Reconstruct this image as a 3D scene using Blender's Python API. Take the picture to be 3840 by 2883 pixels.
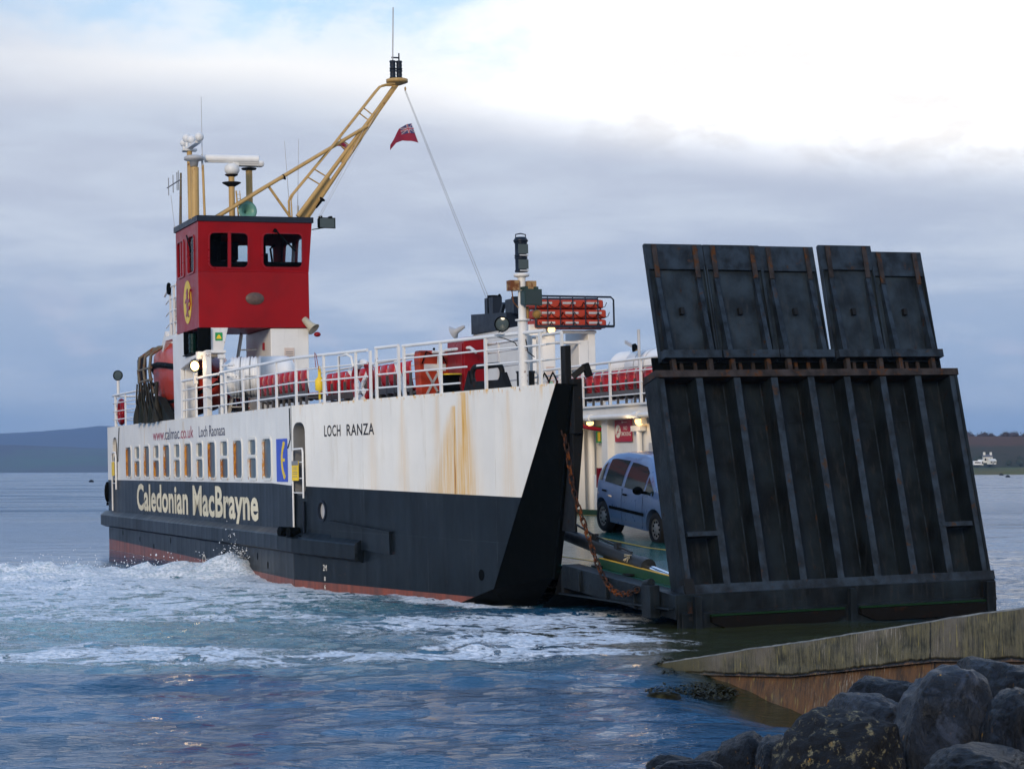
import bpy, bmesh, math, random
import numpy as np
from mathutils import Vector, Matrix, Euler
random.seed(7); rng = np.random.default_rng(5)
R = math.radians
scn = bpy.context.scene
for o in list(bpy.data.objects): bpy.data.objects.remove(o)

# ------------------------------------------------------------------ camera
cam_d = bpy.data.cameras.new('camera'); cam = bpy.data.objects.new('camera', cam_d)
scn.collection.objects.link(cam); scn.camera = cam
cam_d.lens = 36 * 7639 / 3840; cam_d.sensor_width = 36; cam_d.clip_start = .5; cam_d.clip_end = 40000
PITCH = math.atan(318.6 / 7639)
cam.matrix_world = (Matrix.Translation((0, 0, 2.6)) @ Matrix.Rotation(math.pi / 2 + PITCH, 4, 'X') @ Matrix.Rotation(-R(.2), 4, 'Z'))

# ------------------------------------------------------------------ node helper
class NT:
    def __init__(s, nt): s.nt = nt; s.n = nt.nodes; s.l = nt.links
    def new(s, t, **k):
        n = s.n.new(t)
        for a, v in k.items(): setattr(n, a, v)
        return n
    def put(s, sock, v):
        if isinstance(v, bpy.types.NodeSocket): s.l.new(v, sock)
        elif v is not None:
            if sock.type == 'RGBA' and not isinstance(v, (int, float)) and len(v) == 3: v = (*v, 1)
            sock.default_value = v
    def m(s, op, a, b=None, c=None, clamp=False):
        n = s.new('ShaderNodeMath', operation=op, use_clamp=clamp)
        for i, v in enumerate((a, b, c)):
            if v is not None: s.put(n.inputs[i], v)
        return n.outputs[0]
    def mr(s, v, a, b, c=0., d=1., smooth=True):
        n = s.new('ShaderNodeMapRange', interpolation_type='SMOOTHSTEP' if smooth else 'LINEAR')
        for i, x in enumerate((v, a, b, c, d)): s.put(n.inputs[i], x)
        return n.outputs[0]
    def mix(s, f, a, b, bt='MIX'):
        n = s.new('ShaderNodeMix', data_type='RGBA', blend_type=bt)
        s.put(n.inputs[0], f); s.put(n.inputs[6], a); s.put(n.inputs[7], b)
        return n.outputs[2]
    def noise(s, vec, scale=1., detail=4., rough=.55, dist=0.):
        n = s.new('ShaderNodeTexNoise')
        if vec is not None: s.put(n.inputs['Vector'], vec)
        n.inputs['Scale'].default_value = scale; n.inputs['Detail'].default_value = detail
        n.inputs['Roughness'].default_value = rough; n.inputs['Distortion'].default_value = dist
        return n.outputs['Fac']
    def vscale(s, vec, x, y, z):
        n = s.new('ShaderNodeVectorMath', operation='MULTIPLY'); s.put(n.inputs[0], vec); n.inputs[1].default_value = (x, y, z)
        return n.outputs[0]
    def sep(s, v):
        n = s.new('ShaderNodeSeparateXYZ'); s.put(n.inputs[0], v); return n.outputs
    def comb(s, x, y, z):
        n = s.new('ShaderNodeCombineXYZ')
        for i, v in enumerate((x, y, z)): s.put(n.inputs[i], v)
        return n.outputs[0]
    def bump(s, h, strength=.3, dist=.02):
        n = s.new('ShaderNodeBump'); s.put(n.inputs['Height'], h); n.inputs['Strength'].default_value = strength
        n.inputs['Distance'].default_value = dist; return n.outputs[0]

# ------------------------------------------------------------------ sky and sun
SUN_EL, SUN_AZ = R(18), R(197)          # azimuth from +Y, clockwise: behind the camera and to its right
w = bpy.data.worlds.new('World'); scn.world = w; w.use_nodes = True
N = NT(w.node_tree); N.n.clear()
sky = N.new('ShaderNodeTexSky', sky_type='NISHITA'); sky.sun_disc = False
sky.sun_elevation = SUN_EL; sky.sun_rotation = SUN_AZ; sky.air_density = 1.2; sky.dust_density = .6
tc = N.new('ShaderNodeTexCoord'); g = tc.outputs['Generated']; X, Y, Z = N.sep(g)
az = N.m('ARCTAN2', X, Y); el = N.m('ARCSINE', Z)
# layered cloud deck: streaks lie flat along the horizon
q = N.comb(N.m('MULTIPLY', az, 3.), N.m('MULTIPLY', el, 14.), 0.)
n1 = N.noise(q, 1.6, 6, .55, .4); n2 = N.noise(q, 5., 6, .6, .3)
pq = N.comb(N.m('MULTIPLY', az, 9.), N.m('MULTIPLY', el, 17.), 3.3); n3 = N.noise(pq, 2.2, 7, .6, .2)
base_lo = N.mix(N.mr(el, 0., .055), (.235, .365, .54), (.36, .465, .635))
base = N.mix(N.mr(el, .05, .15), base_lo, (.515, .565, .675))
streak = N.mr(N.m('ADD', N.m('MULTIPLY', n1, .6), N.m('MULTIPLY', n2, .4)), .42, .62)
base = N.mix(N.m('MULTIPLY', streak, N.mr(el, .02, .09, .25, .8)), base, (.61, .675, .775))
puff = N.m('MULTIPLY', N.mr(n3, .53, .68), N.m('MULTIPLY', N.mr(el, .03, .055), N.mr(el, .1, .075)))
base = N.mix(N.m('MULTIPLY', puff, .35), base, (.56, .58, .70))
# bright cloud bank, upper right; a thinner white band runs on to the left
edge = N.m('ADD', N.mr(az, -.12, .27, .190, .148, False), N.m('MULTIPLY', N.m('SUBTRACT', n1, .5), .020))
above = N.mr(N.m('SUBTRACT', el, edge), -.026, .010)
far_l = N.mr(az, -.16, -.03)
white = N.mix(N.mr(n3, .36, .56), (1.03, 1.0, .97), (1.3, 1.3, 1.3))
clear = N.mix(N.mr(n3, .38, .66), (.56, .79, 1.), (.83, .92, 1.01))
lef = N.mix(N.mr(N.m('SUBTRACT', el, edge), .028, .006), clear, (.98, .98, .98))
hi = N.mix(N.mr(N.m('ADD', az, N.m('MULTIPLY', n1, .12)), -.03, .16), lef, (1.15, 1.15, 1.17))
hi = N.mix(N.mr(N.m('ADD', az, N.m('MULTIPLY', n3, .1)), .0, .13), hi, white)
clouds = N.mix(N.m('MULTIPLY', above, N.mr(az, -.30, -.12, .35, 1.)), base, hi)
# overhead and behind: broken cloud over the physical sky
ov = N.noise(g, 2.2, 6, .6, .3)
skyc = N.new('ShaderNodeVectorMath', operation='SCALE'); N.put(skyc.inputs[0], sky.outputs[0]); skyc.inputs['Scale'].default_value = .13
blue = N.mix(.8, skyc.outputs[0], (.17, .42, .90))
over = N.mix(N.m('MULTIPLY', N.mr(ov, .44, .68), .75), blue, (.68, .80, .98))
clouds = N.mix(N.m('MULTIPLY', N.mr(el, .205, .29), N.mr(az, .12, -.08)), clouds, (.36, .60, .98))
full = N.mix(N.mr(el, .235, .48), clouds, over)
bg = N.new('ShaderNodeBackground'); N.put(bg.inputs[0], full); bg.inputs[1].default_value = 1.0
N.l.new(bg.outputs[0], N.new('ShaderNodeOutputWorld').inputs[0])

sd = bpy.data.lights.new('sun', 'SUN'); sun = bpy.data.objects.new('sun', sd); scn.collection.objects.link(sun)
sd.energy = 2.0; sd.angle = R(14); sd.color = (1, .80, .57)
sdir = Vector((math.sin(SUN_AZ) * math.cos(SUN_EL), math.cos(SUN_AZ) * math.cos(SUN_EL), math.sin(SUN_EL)))
sun.rotation_euler = sdir.to_track_quat('Z', 'Y').to_euler()
scn.view_settings.view_transform = 'Standard'; scn.view_settings.look = 'None'
scn.view_settings.exposure = .12; scn.view_settings.gamma = 1
scn.cycles.use_denoising = True
scn.cycles.max_bounces = 6; scn.cycles.volume_bounces = 0

# ------------------------------------------------------------------ materials
def newmat(name):
    m = bpy.data.materials.new(name); m.use_nodes = True; n = NT(m.node_tree); n.n.clear()
    b = n.new('ShaderNodeBsdfPrincipled'); o = n.new('ShaderNodeOutputMaterial'); n.l.new(b.outputs[0], o.inputs[0])
    return m, n, b
RUST = (.20, .065, .018)
def paint(name, col, rough=.45, metal=0., var=.12, scale=1.5, rust=0., dirt=0., bump=.05, coat=0., spec=.35, rc=RUST):
    m, n, b = newmat(name)
    P = n.new('ShaderNodeTexCoord').outputs['Object']
    k = n.noise(P, scale, 5, .6)
    c = n.mix(n.mr(k, .3, .7), tuple(x * (1 - var) for x in col), tuple(min(1, x * (1 + var)) for x in col))
    if dirt:
        d = n.noise(n.vscale(P, 5, 5, .7), 2.2, 5, .6)
        c = n.mix(n.m('MULTIPLY', n.mr(d, .5, .72), dirt), c, tuple(x * .45 + .02 for x in col))
    r = n.mr(n.noise(P, scale * 4, 4), .3, .7, rough * .85, min(1, rough * 1.2), False)
    if rust:
        q = n.noise(P, 4.2, 7, .68, .3); f = n.mr(q, .68 - .26 * rust, .74 - .22 * rust)
        c = n.mix(f, c, n.mix(n.noise(P, 17., 3), rc, tuple(x * .45 for x in rc)))
        r = n.mix(f, r, (.85,) * 3)
    n.put(b.inputs['Base Color'], c); n.put(b.inputs['Roughness'], r)
    b.inputs['Metallic'].default_value = metal; b.inputs['Coat Weight'].default_value = coat
    b.inputs['Specular IOR Level'].default_value = spec
    n.put(b.inputs['Normal'], n.bump(n.noise(P, scale * 5, 5), bump, .02))
    return m
def glow(name, col, s):
    m, n, b = newmat(name); b.inputs['Base Color'].default_value = (*col, 1)
    b.inputs['Emission Color'].default_value = (*col, 1); b.inputs['Emission Strength'].default_value = s; return m

# hull: three bands of paint, rust weeping below the deck edge and the fittings
HULL, n, b = newmat('hull_paint')
P = n.new('ShaderNodeTexCoord').outputs['Object']; S, T_, Zz = n.sep(P)
big = n.noise(P, .5, 5, .6)
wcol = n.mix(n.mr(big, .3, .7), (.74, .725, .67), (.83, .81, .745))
ncol = n.mix(n.mr(n.noise(n.vscale(P, .8, 1, .35), 1.4, 6, .65), .3, .72), (.0035, .0065, .010), (.009, .0155, .023))
rcol = n.mix(n.mr(n.noise(n.vscale(P, 1.5, 1, .3), 2., 6, .65), .3, .7), (.27, .075, .048), (.13, .055, .045))
wl = n.mr(S, 22., 32.6, 2.30, 2.03, False); rl = n.mr(S, 0., 31., .34, .09, False)
col = n.mix(n.mr(Zz, rl, n.m('ADD', rl, .012)), rcol, ncol)
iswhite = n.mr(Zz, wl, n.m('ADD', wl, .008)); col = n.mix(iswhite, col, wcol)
ds = n.noise(n.comb(n.m('MULTIPLY', S, 4.), 0., n.m('MULTIPLY', Zz, .35)), 1.6, 6, .7)
dn = n.noise(n.comb(n.m('MULTIPLY', S, .55), 0., 0.), 1., 3, .6)
drip = n.m('MULTIPLY', n.m('MULTIPLY', n.mr(ds, .5, .72), n.mr(Zz, 3.72, 4.12)), n.mr(dn, .42, .6))
edge_r = n.m('MULTIPLY', n.mr(n.noise(n.comb(n.m('MULTIPLY', S, 9.), 0., n.m('MULTIPLY', Zz, 3.)), 1., 4, .7), .53, .6), n.mr(Zz, 3.985, 4.07))
rustm = n.m('MAXIMUM', n.m('MULTIPLY', drip, .55), n.m('MULTIPLY', edge_r, .8))
fine = n.noise(n.comb(n.m('MULTIPLY', S, 16.), 0., n.m('MULTIPLY', Zz, .6)), 1.1, 5, .65)
def streakm(s0, wd, top, spread, amt, sk=0.):
    dz = n.m('SUBTRACT', top, Zz); dx = n.m('SUBTRACT', n.m('ADD', S, n.m('MULTIPLY', dz, sk)), s0)
    x = n.m('DIVIDE', dx, n.m('ADD', wd, n.m('MULTIPLY', n.m('MAXIMUM', dz, 0.), spread)))
    e = n.m('EXPONENT', n.m('MULTIPLY', n.m('MULTIPLY', x, x), -1.))
    e = n.m('MULTIPLY', e, n.mr(dz, 0., .07)); return n.m('MULTIPLY', n.m('MULTIPLY', e, n.mr(fine, .28, .62, .25, 1.)), amt)
for a in ((30.47, .035, 3.86, .022, 1.3, 0.), (30.44, .06, 3.86, .3, .72, .22), (30.80, .12, 4.12, .15, .95, 0.), (30.95, .03, 4.12, .05, .5, 0.),
          (29.85, .06, 4.1, .08, .30, 0.), (28.55, .05, 4.1, .1, .3, 0.), (32.3, .05, 4.1, .1, .25, 0.), (27.35, .08, 4.1, .08, .22, 0.),
          (9.8, .10, 4.0, .05, .3, 0.), (12.2, .12, 4.0, .04, .35, 0.), (6.5, .05, 4.0, .04, .3, 0.)):
    rustm = n.m('MAXIMUM', rustm, streakm(*a))
rustm = n.m('MULTIPLY', rustm, iswhite)
seam = n.m('LESS_THAN', n.m('ABSOLUTE', n.m('SUBTRACT', S, 23.86)), .02)
col = n.mix(n.m('MULTIPLY', seam, .6), col, (.03, .03, .03))
col = n.mix(n.m('MINIMUM', rustm, .95), col, n.mix(n.mr(rustm, .8, 1.25), (.72, .40, .055), (.30, .075, .010)))
scuff = n.m('MULTIPLY', n.mr(n.noise(n.vscale(P, 2, 1, 5), 1.4, 7, .72), .63, .70), n.mr(Zz, 1.5, .9))
col = n.mix(n.m('MULTIPLY', scuff, .45), col, (.09, .038, .026))
fr = n.m('ABSOLUTE', n.m('SUBTRACT', n.m('FRACT', n.m('DIVIDE', S, 2.45)), .5)); ws = n.m('GREATER_THAN', fr, .4965)
ws = n.m('MAXIMUM', ws, n.m('LESS_THAN', n.m('ABSOLUTE', n.m('SUBTRACT', Zz, n.mr(S, 22., 33., 1.36, 1.15, False))), .006))
col = n.mix(n.m('MULTIPLY', ws, n.mr(n.noise(P, 3., 4), .4, .6, .05, .35)), col, n.mix(iswhite, (.06, .075, .09), (.45, .40, .30)))
grime = n.noise(n.vscale(P, 3.5, 1, .5), 1.3, 6, .65)
col = n.mix(n.m('MULTIPLY', n.mr(grime, .5, .75), .28), col, n.mix(iswhite, (.035, .045, .055), (.50, .43, .30)))
n.put(b.inputs['Base Color'], col)
n.put(b.inputs['Roughness'], n.mr(big, .3, .7, .32, .45, False)); b.inputs['Specular IOR Level'].default_value = .18
hb = n.m('ADD', n.m('MULTIPLY', n.noise(n.vscale(P, 1, 1, .8), .9, 3, .5), 1.), n.m('ADD', n.m('MULTIPLY', n.noise(P, 9., 4), .06), n.m('MULTIPLY', n.m('POWER', n.m('ABSOLUTE', n.m('COSINE', n.m('MULTIPLY', S, 5.13))), 6.), .22)))
n.put(b.inputs['Normal'], n.bump(hb, .35, .05))

WHITE = paint('white_ship_paint', (.72, .72, .70), .38, var=.05, dirt=.12)
WHITER = paint('white_paint_rusting', (.70, .69, .66), .42, var=.05, dirt=.2, rust=.34, scale=2)
RAIL = paint('white_rail_paint', (.74, .74, .72), .38, var=.04, rust=.12)
FRAME = [paint('window_frame_clean', (.74, .73, .70), .4, rust=.1), paint('window_frame_rust_some', (.72, .68, .58), .5, rust=.75, scale=3), None]
FRAME[2] = paint('window_frame_rust_heavy', (.55, .34, .12), .6, rust=1.05, scale=4, var=.3)
RED = paint('red_house_paint', (.250, .0010, .0035), .34, var=.14, scale=.8, dirt=.10, bump=.03, spec=.20)
RED2 = paint('red_locker_paint', (.25, .005, .010), .3, var=.06, spec=.25)
NAVY = paint('navy_paint', (.010, .016, .028), .4, spec=.2)
BLACK = paint('black_paint', (.0008, .0016, .0018), .6, dirt=.1, spec=.05)
BLACKM = paint('black_steel_worn', (.008, .009, .010), .55, rust=.3, spec=.15, rc=(.05, .022, .012))
RAMP = paint('ramp_steel_dark', (.0062, .0105, .0145), .50, var=.6, scale=1.8, dirt=.6, rust=.12, bump=.3, spec=.14, rc=(.035, .018, .012))
RAMPB = paint('ramp_flap_steel', (.015, .024, .034), .50, var=.6, scale=1.8, dirt=.6, rust=.15, bump=.3, spec=.16, rc=(.035, .018, .012))
RAMPF = paint('ramp_flange_steel', (.0125, .0205, .031), .5, var=.7, scale=4, dirt=.4, rust=.35, bump=.25, spec=.2, rc=(.06, .035, .022))  # lighter copy of the ramp steel, painting the rib flanges as lit
RAMPR = paint('ramp_steel_rusted', (.028, .024, .024), .7, var=.5, scale=5, rust=.62, bump=.3, spec=.15, rc=(.085, .036, .014))
BUFF = paint('buff_mast_paint', (.47, .30, .105), .42, var=.08, dirt=.35, rust=.22)
GREEN = paint('green_deck_paint', (.020, .105, .085), .22, var=.3, scale=1.2, dirt=.3, bump=.15)
GREENK = paint('green_kerb_paint', (.007, .045, .014), .4, dirt=.3)
DECKD = paint('dark_deck_paint', (.02, .024, .026), .6)
YEL = paint('yellow_line_paint', (.62, .36, .03), .5, dirt=.3)
YELB = paint('yellow_sign', (.80, .55, .03), .45)
BLUE = paint('blue_sign', (.035, .085, .50), .4, var=.03)
GSIGN = paint('green_sign', (.01, .28, .08), .45)
PALEG = paint('pale_green_label', (.35, .62, .42), .5)
GREY = paint('grey_plate', (.20, .205, .21), .5)
GREYL = paint('light_grey_fitting', (.42, .43, .44), .45)
BRONZE = paint('weathered_bronze', (.11, .075, .062), .55, metal=.2, var=.2, scale=12)
SEATR = paint('red_seat_plastic', (.42, .004, .009), .28, var=.04, spec=.4)
SEATF = paint('grey_seat_frame', (.085, .082, .085), .5)
ORANGE = paint('orange_fabric', (.38, .038, .013), .5, var=.1)
ORANGER = paint('orange_grp', (.44, .034, .014), .32, var=.1, dirt=.15)
RAFTW = paint('white_grp', (.76, .76, .74), .35, var=.04, dirt=.1)
CHAIN = paint('rusty_chain', (.022, .013, .010), .7, rust=.72, scale=6, spec=.15, rc=(.17, .05, .012))
CHROME = paint('chrome_rod', (.75, .77, .80), .12, metal=1., var=.02, bump=0)
NET = paint('wet_net', (.014, .013, .007), .7, var=.4, scale=6)
NETD = paint('dark_green_net', (.005, .009, .006), .85, var=.4, scale=8, bump=.6)
TUBE = paint('brown_cage_tube', (.11, .09, .06), .5, rust=.5)
HORN = paint('green_horn_paint', (.12, .28, .22), .35)
CREAM = paint('cream_horn_paint', (.42, .40, .30), .5, rust=.2)
TYRE = paint('tyre_rubber', (.012, .012, .013), .8, bump=.1)
LENS, n, b = newmat('lamp_lens'); b.inputs['Base Color'].default_value = (.05, .07, .07, 1); b.inputs['Roughness'].default_value = .08
GLASS, n, b = newmat('saloon_window_glass')
Pg = n.new('ShaderNodeTexCoord').outputs['Object']
n.put(b.inputs['Base Color'], n.mix(n.mr(n.noise(n.vscale(Pg, 3, 1, .4), 1.2, 3), .35, .65), (.045, .085, .115), (.085, .135, .165)))
b.inputs['Roughness'].default_value = .30; b.inputs['Specular IOR Level'].default_value = .35
CLEAR, n, b = newmat('clear_glass'); b.inputs['Base Color'].default_value = (.75, .82, .85, 1)
b.inputs['Roughness'].default_value = .02; b.inputs['Transmission Weight'].default_value = 1.; b.inputs['IOR'].default_value = 1.05
BULB = glow('lamp_lit', (1, .66, .26), 3.6)
BULB2 = glow('lamp_lit_small', (1, .60, .22), 2.6)
INK_R = paint('lettering_red', (.40, .015, .06), .4); INK_B = paint('lettering_navy', (.018, .022, .07), .4)
INK_W = paint('lettering_white_worn', (.80, .76, .66), .45, var=.05)
INK_C = paint('lettering_cream', (.78, .69, .47), .45, var=.16, scale=.9)
INK_K = paint('lettering_black', (.012, .012, .016), .4)
NEMB = paint('emblem_outline', (.09, .02, .02), .5)

# ------------------------------------------------------------------ mesh helpers
class MB:
    def __init__(s): s.v = []; s.f = []; s.mi = []; s.cur = 0; s.smooth = set()
    def add(s, vs, fs, smooth=False):
        o = len(s.v); s.v += [tuple(v) for v in vs]
        for f in fs:
            if smooth: s.smooth.add(len(s.f))
            s.f.append(tuple(i + o for i in f)); s.mi.append(s.cur)
    def box(s, x0, x1, y0, y1, z0, z1, M=None):
        v = [Vector((x, y, z)) for x in (x0, x1) for y in (y0, y1) for z in (z0, z1)]
        if M is not None: v = [M @ p for p in v]
        s.add(v, [(0, 1, 3, 2), (4, 6, 7, 5), (0, 4, 5, 1), (2, 3, 7, 6), (0, 2, 6, 4), (1, 5, 7, 3)]); return s
    def quadbox(s, a, b, w, h, up=(0, 0, 1)):      # beam from a to b, width w, height h
        a = Vector(a); b = Vector(b); d = (b - a).normalized(); u = Vector(up)
        x = d.cross(u); x = x.normalized() if x.length > 1e-5 else Vector((1, 0, 0)); y = x.cross(d)
        v = [p + x * (i * w / 2) + y * (j * h / 2) for p in (a, b) for i, j in ((-1, -1), (1, -1), (1, 1), (-1, 1))]
        s.add(v, [(3, 2, 1, 0), (4, 5, 6, 7), (0, 1, 5, 4), (1, 2, 6, 5), (2, 3, 7, 6), (3, 0, 4, 7)]); return s
    def tube(s, pts, r, seg=10, closed=False, caps=True, rr=None):
        pts = [Vector(p) for p in pts]; n = len(pts); rings = []
        prev = None
        for i, p in enumerate(pts):
            if closed: d = pts[(i + 1) % n] - pts[i - 1]
            else: d = pts[min(i + 1, n - 1)] - pts[max(i - 1, 0)]
            d = d.normalized()
            if prev is None:
                u = Vector((0, 0, 1)) if abs(d.z) < .9 else Vector((1, 0, 0))
                x = d.cross(u).normalized()
            else: x = (prev - d * prev.dot(d)).normalized()
            prev = x; y = d.cross(x); rad = rr[i] if rr else r
            rings.append([p + x * rad * math.cos(2 * math.pi * k / seg) + y * rad * math.sin(2 * math.pi * k / seg) for k in range(seg)])
        vs = [v for rg in rings for v in rg]; fs = []
        for i in range(n if closed else n - 1):
            a = i * seg; b = ((i + 1) % n) * seg
            for k in range(seg): fs.append((a + k, a + (k + 1) % seg, b + (k + 1) % seg, b + k))
        s.add(vs, fs, True)
        if not closed and caps: s.add(rings[0], [tuple(range(seg))[::-1]]); s.add(rings[-1], [tuple(range(seg))])
        return s
    def cyl(s, a, b, r, r2=None, seg=20):
        return s.tube([a, b], r, seg, rr=[r, r if r2 is None else r2])
    def lathe(s, prof, c=(0, 0, 0), axis=(0, 0, 1), seg=28, sx=1.):
        ax = Vector(axis).normalized(); u = Vector((0, 0, 1)) if abs(ax.z) < .9 else Vector((1, 0, 0))
        x = ax.cross(u).normalized(); y = ax.cross(x); c = Vector(c); vs = []; fs = []
        for (r, h) in prof:
            for k in range(seg):
                t = 2 * math.pi * k / seg; vs.append(c + ax * h + x * r * math.cos(t) * sx + y * r * math.sin(t))
        for i in range(len(prof) - 1):
            for k in range(seg): fs.append((i * seg + k, i * seg + (k + 1) % seg, (i + 1) * seg + (k + 1) % seg, (i + 1) * seg + k))
        s.add(vs, fs, True); return s
    def sphere(s, c, r, seg=16, sc=(1, 1, 1)):
        vs = []; fs = []; rn = seg // 2
        for i in range(rn + 1):
            a = math.pi * i / rn
            for k in range(seg):
                t = 2 * math.pi * k / seg
                vs.append((c[0] + r * sc[0] * math.sin(a) * math.cos(t), c[1] + r * sc[1] * math.sin(a) * math.sin(t), c[2] + r * sc[2] * math.cos(a)))
        for i in range(rn):
            for k in range(seg): fs.append((i * seg + k, (i + 1) * seg + k, (i + 1) * seg + (k + 1) % seg, i * seg + (k + 1) % seg))
        s.add(vs, fs, True); return s
    def prism(s, pts, fn, c0, c1):
        n = len(pts); vs = [fn(a, b, c0) for a, b in pts] + [fn(a, b, c1) for a, b in pts]
        fs = [tuple(range(n))[::-1], tuple(range(n, 2 * n))] + [(i, (i + 1) % n, (i + 1) % n + n, i + n) for i in range(n)]
        s.add(vs, fs); return s
    def ring(s, outer, inner, fn, c0, c1):
        n = len(outer); vs = [fn(a, b, c) for c in (c0, c1) for L in (outer, inner) for a, b in L]; fs = []
        for i in range(n):
            j = (i + 1) % n
            fs += [(i, j, n + j, n + i), (2 * n + i, 3 * n + i, 3 * n + j, 2 * n + j), (i, 2 * n + i, 2 * n + j, j), (n + i, n + j, 3 * n + j, 3 * n + i)]
        s.add(vs, fs); return s
    def build(s, name, mat=None, parent=None, bevel=0., fix=True):
        me = bpy.data.meshes.new(name); me.from_pydata(s.v, [], s.f)
        for m in (mat if isinstance(mat, (list, tuple)) else [mat]):
            if m: me.materials.append(m)
        for i, p in enumerate(me.polygons):
            p.material_index = s.mi[i]; p.use_smooth = i in s.smooth
        if fix:
            bm = bmesh.new(); bm.from_mesh(me); bmesh.ops.recalc_face_normals(bm, faces=bm.faces); bm.to_mesh(me); bm.free()
        o = bpy.data.objects.new(name, me); scn.collection.objects.link(o)
        if parent: o.parent = parent
        if bevel:
            b = o.modifiers.new('bevel', 'BEVEL'); b.width = bevel; b.segments = 2; b.limit_method = 'ANGLE'; b.angle_limit = R(40)
            b.harden_normals = False
        return o
def tag(o, label=None, cat=None, group=None, kind=None):
    for k, v in (('label', label), ('category', cat), ('group', group), ('kind', kind)):
        if v: o[k] = v
    return o
def empty(name, loc=(0, 0, 0), rot=(0, 0, 0), **k):
    o = bpy.data.objects.new(name, None); scn.collection.objects.link(o); o.location = loc; o.rotation_euler = rot
    o.empty_display_size = .3; return tag(o, **k)
def copy_tree(o, parent=None):
    c = o.copy(); scn.collection.objects.link(c); c.parent = parent
    for ch in list(o.children): copy_tree(ch, c)
    return c
def rrect(cx, cy, w, h, r, n=5):
    r = min(r, w / 2 - 1e-4, h / 2 - 1e-4); out = []
    for qx, qy, a0 in ((1, 1, 0), (-1, 1, 90), (-1, -1, 180), (1, -1, 270)):
        for i in range(n + 1):
            a = R(a0 + 90 * i / n); out.append((cx + qx * (w / 2 - r) + r * math.cos(a), cy + qy * (h / 2 - r) + r * math.sin(a)))
    return out
def ellipse(cx, cy, rx, ry, n=28): return [(cx + rx * math.cos(2 * math.pi * i / n), cy + ry * math.sin(2 * math.pi * i / n)) for i in range(n)]
def arc(c, r, a0, a1, n=8): return [(c[0] + r * math.cos(R(a0 + (a1 - a0) * i / n)), c[1] + r * math.sin(R(a0 + (a1 - a0) * i / n))) for i in range(n + 1)]
def boolean_cut(o, cut):
    m = o.modifiers.new('cut', 'BOOLEAN'); m.object = cut; m.operation = 'DIFFERENCE'; m.solver = 'EXACT'
    dg = bpy.context.evaluated_depsgraph_get(); dg.update()
    me = bpy.data.meshes.new_from_object(o.evaluated_get(dg)); o.modifiers.clear(); o.data = me
    bpy.data.objects.remove(cut)
def text(body, name, mat, parent, fn, a0, b0, width=None, height=.3, off=0., depth=.006, anchor='l', res=3, spacing=1.):
    cu = bpy.data.curves.new(name, 'FONT'); cu.body = body; cu.size = 1; cu.offset = off; cu.resolution_u = res; cu.space_character = spacing
    t = bpy.data.objects.new(name, cu); scn.collection.objects.link(t)
    dg = bpy.context.evaluated_depsgraph_get(); dg.update()
    me = bpy.data.meshes.new_from_object(t.evaluated_get(dg)); bpy.data.objects.remove(t)
    xs = [v.co.x for v in me.vertices]; x0, x1 = min(xs), max(xs)
    kx = width / (x1 - x0) if width else height / .729
    ky = height / .729
    o = MB(); vs = [fn(a0 + (v.co.x - x0) * kx, b0 + v.co.y * ky, -depth) for v in me.vertices]
    o.add(vs, [tuple(p.vertices) for p in me.polygons])
    bpy.data.meshes.remove(me)
    return o.build(name, mat, parent, fix=False)

# ------------------------------------------------------------------ the ferry (local x: forward to the bow, y: across to the far side, z: up)
def sm_(p): return SHIP @ Vector(p)
ferry = empty('ferry', (-13.45, 68.1, 0), (R(1.2), 0, R(-69)),
              label='white and navy car ferry with red wheelhouse and raised black bow ramp', cat='ferry')
SHIP = Matrix.Translation((-13.45, 68.1, 0)) @ Euler((R(1.2), 0, R(-69))).to_matrix().to_4x4()
DX, DT = .9733, .2296
A0 = lambda a, b, c: (a, c, b)                                           # near side, aft part
A1 = lambda a, b, c: (23.84 + a * DX - c * DT, a * DT + c * DX, b)       # near side, forward part
sa = lambda s: (s - 23.84) / DX
CT = 5.7
mir = lambda p: (p[0], 2 * CT - p[1], p[2])
# side plating
wins = [(3.87, 0), (5.33, 1), (6.86, 0), (8.37, 1), (9.88, 0), (11.34, 1), (12.82, 0), (14.28, 1), (15.78, 0), (17.22, 1), (18.72, 0), (20.20, 1), (21.63, 0)]
WW, WZ0, WZ1 = .84, 2.40, 3.36
side = MB(); side.prism([(0.02, -1), (23.84, -1), (23.84, 4.05), (0.02, 4.05)], A0, 0, .12)
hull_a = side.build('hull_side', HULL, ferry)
cut = MB()
for (s, k) in wins:
    if k: cut.prism(rrect(s, 3.16, WW - .1, .40, .10), A0, -.3, .5); cut.prism(rrect(s, 2.66, WW - .04, .52, .10), A0, -.3, .5)
    else: cut.prism(rrect(s, (WZ0 + WZ1) / 2, WW, WZ1 - WZ0, .14), A0, -.3, .5)
cut.prism(rrect(1.38, 2.95, .86, 1.50, .35), A0, -.3, .5)
hull_a.parent = None; boolean_cut(hull_a, cut.build('cutter')); hull_a.parent = ferry
side = MB(); side.prism([(0, -1), (4.6, -1), (6.92, -.03), (sa(31.70), .28), (sa(33.84), 4.13), (0, 4.05)], A1, 0, .12)
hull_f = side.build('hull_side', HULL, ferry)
cut = MB(); cut.prism(rrect(.37, 2.86, .56, 1.62, .22), A1, -.3, .5); cut.prism(ellipse(sa(25.16), 1.70, .165, .20), A1, -.3, .5)
hull_f.parent = None; boolean_cut(hull_f, cut.build('cutter')); hull_f.parent = ferry
far = MB(); far.prism([(0.02, -1), (23.84, -1), (23.84, 4.05), (0.02, 4.05)], lambda a, b, c: mir(A0(a, b, c)), 0, .12)
far.prism([(0, -1), (4.6, -1), (6.92, -.03), (sa(31.70), .28), (sa(33.84), 4.13), (0, 4.05)], lambda a, b, c: mir(A1(a, b, c)), 0, .12)
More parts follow.
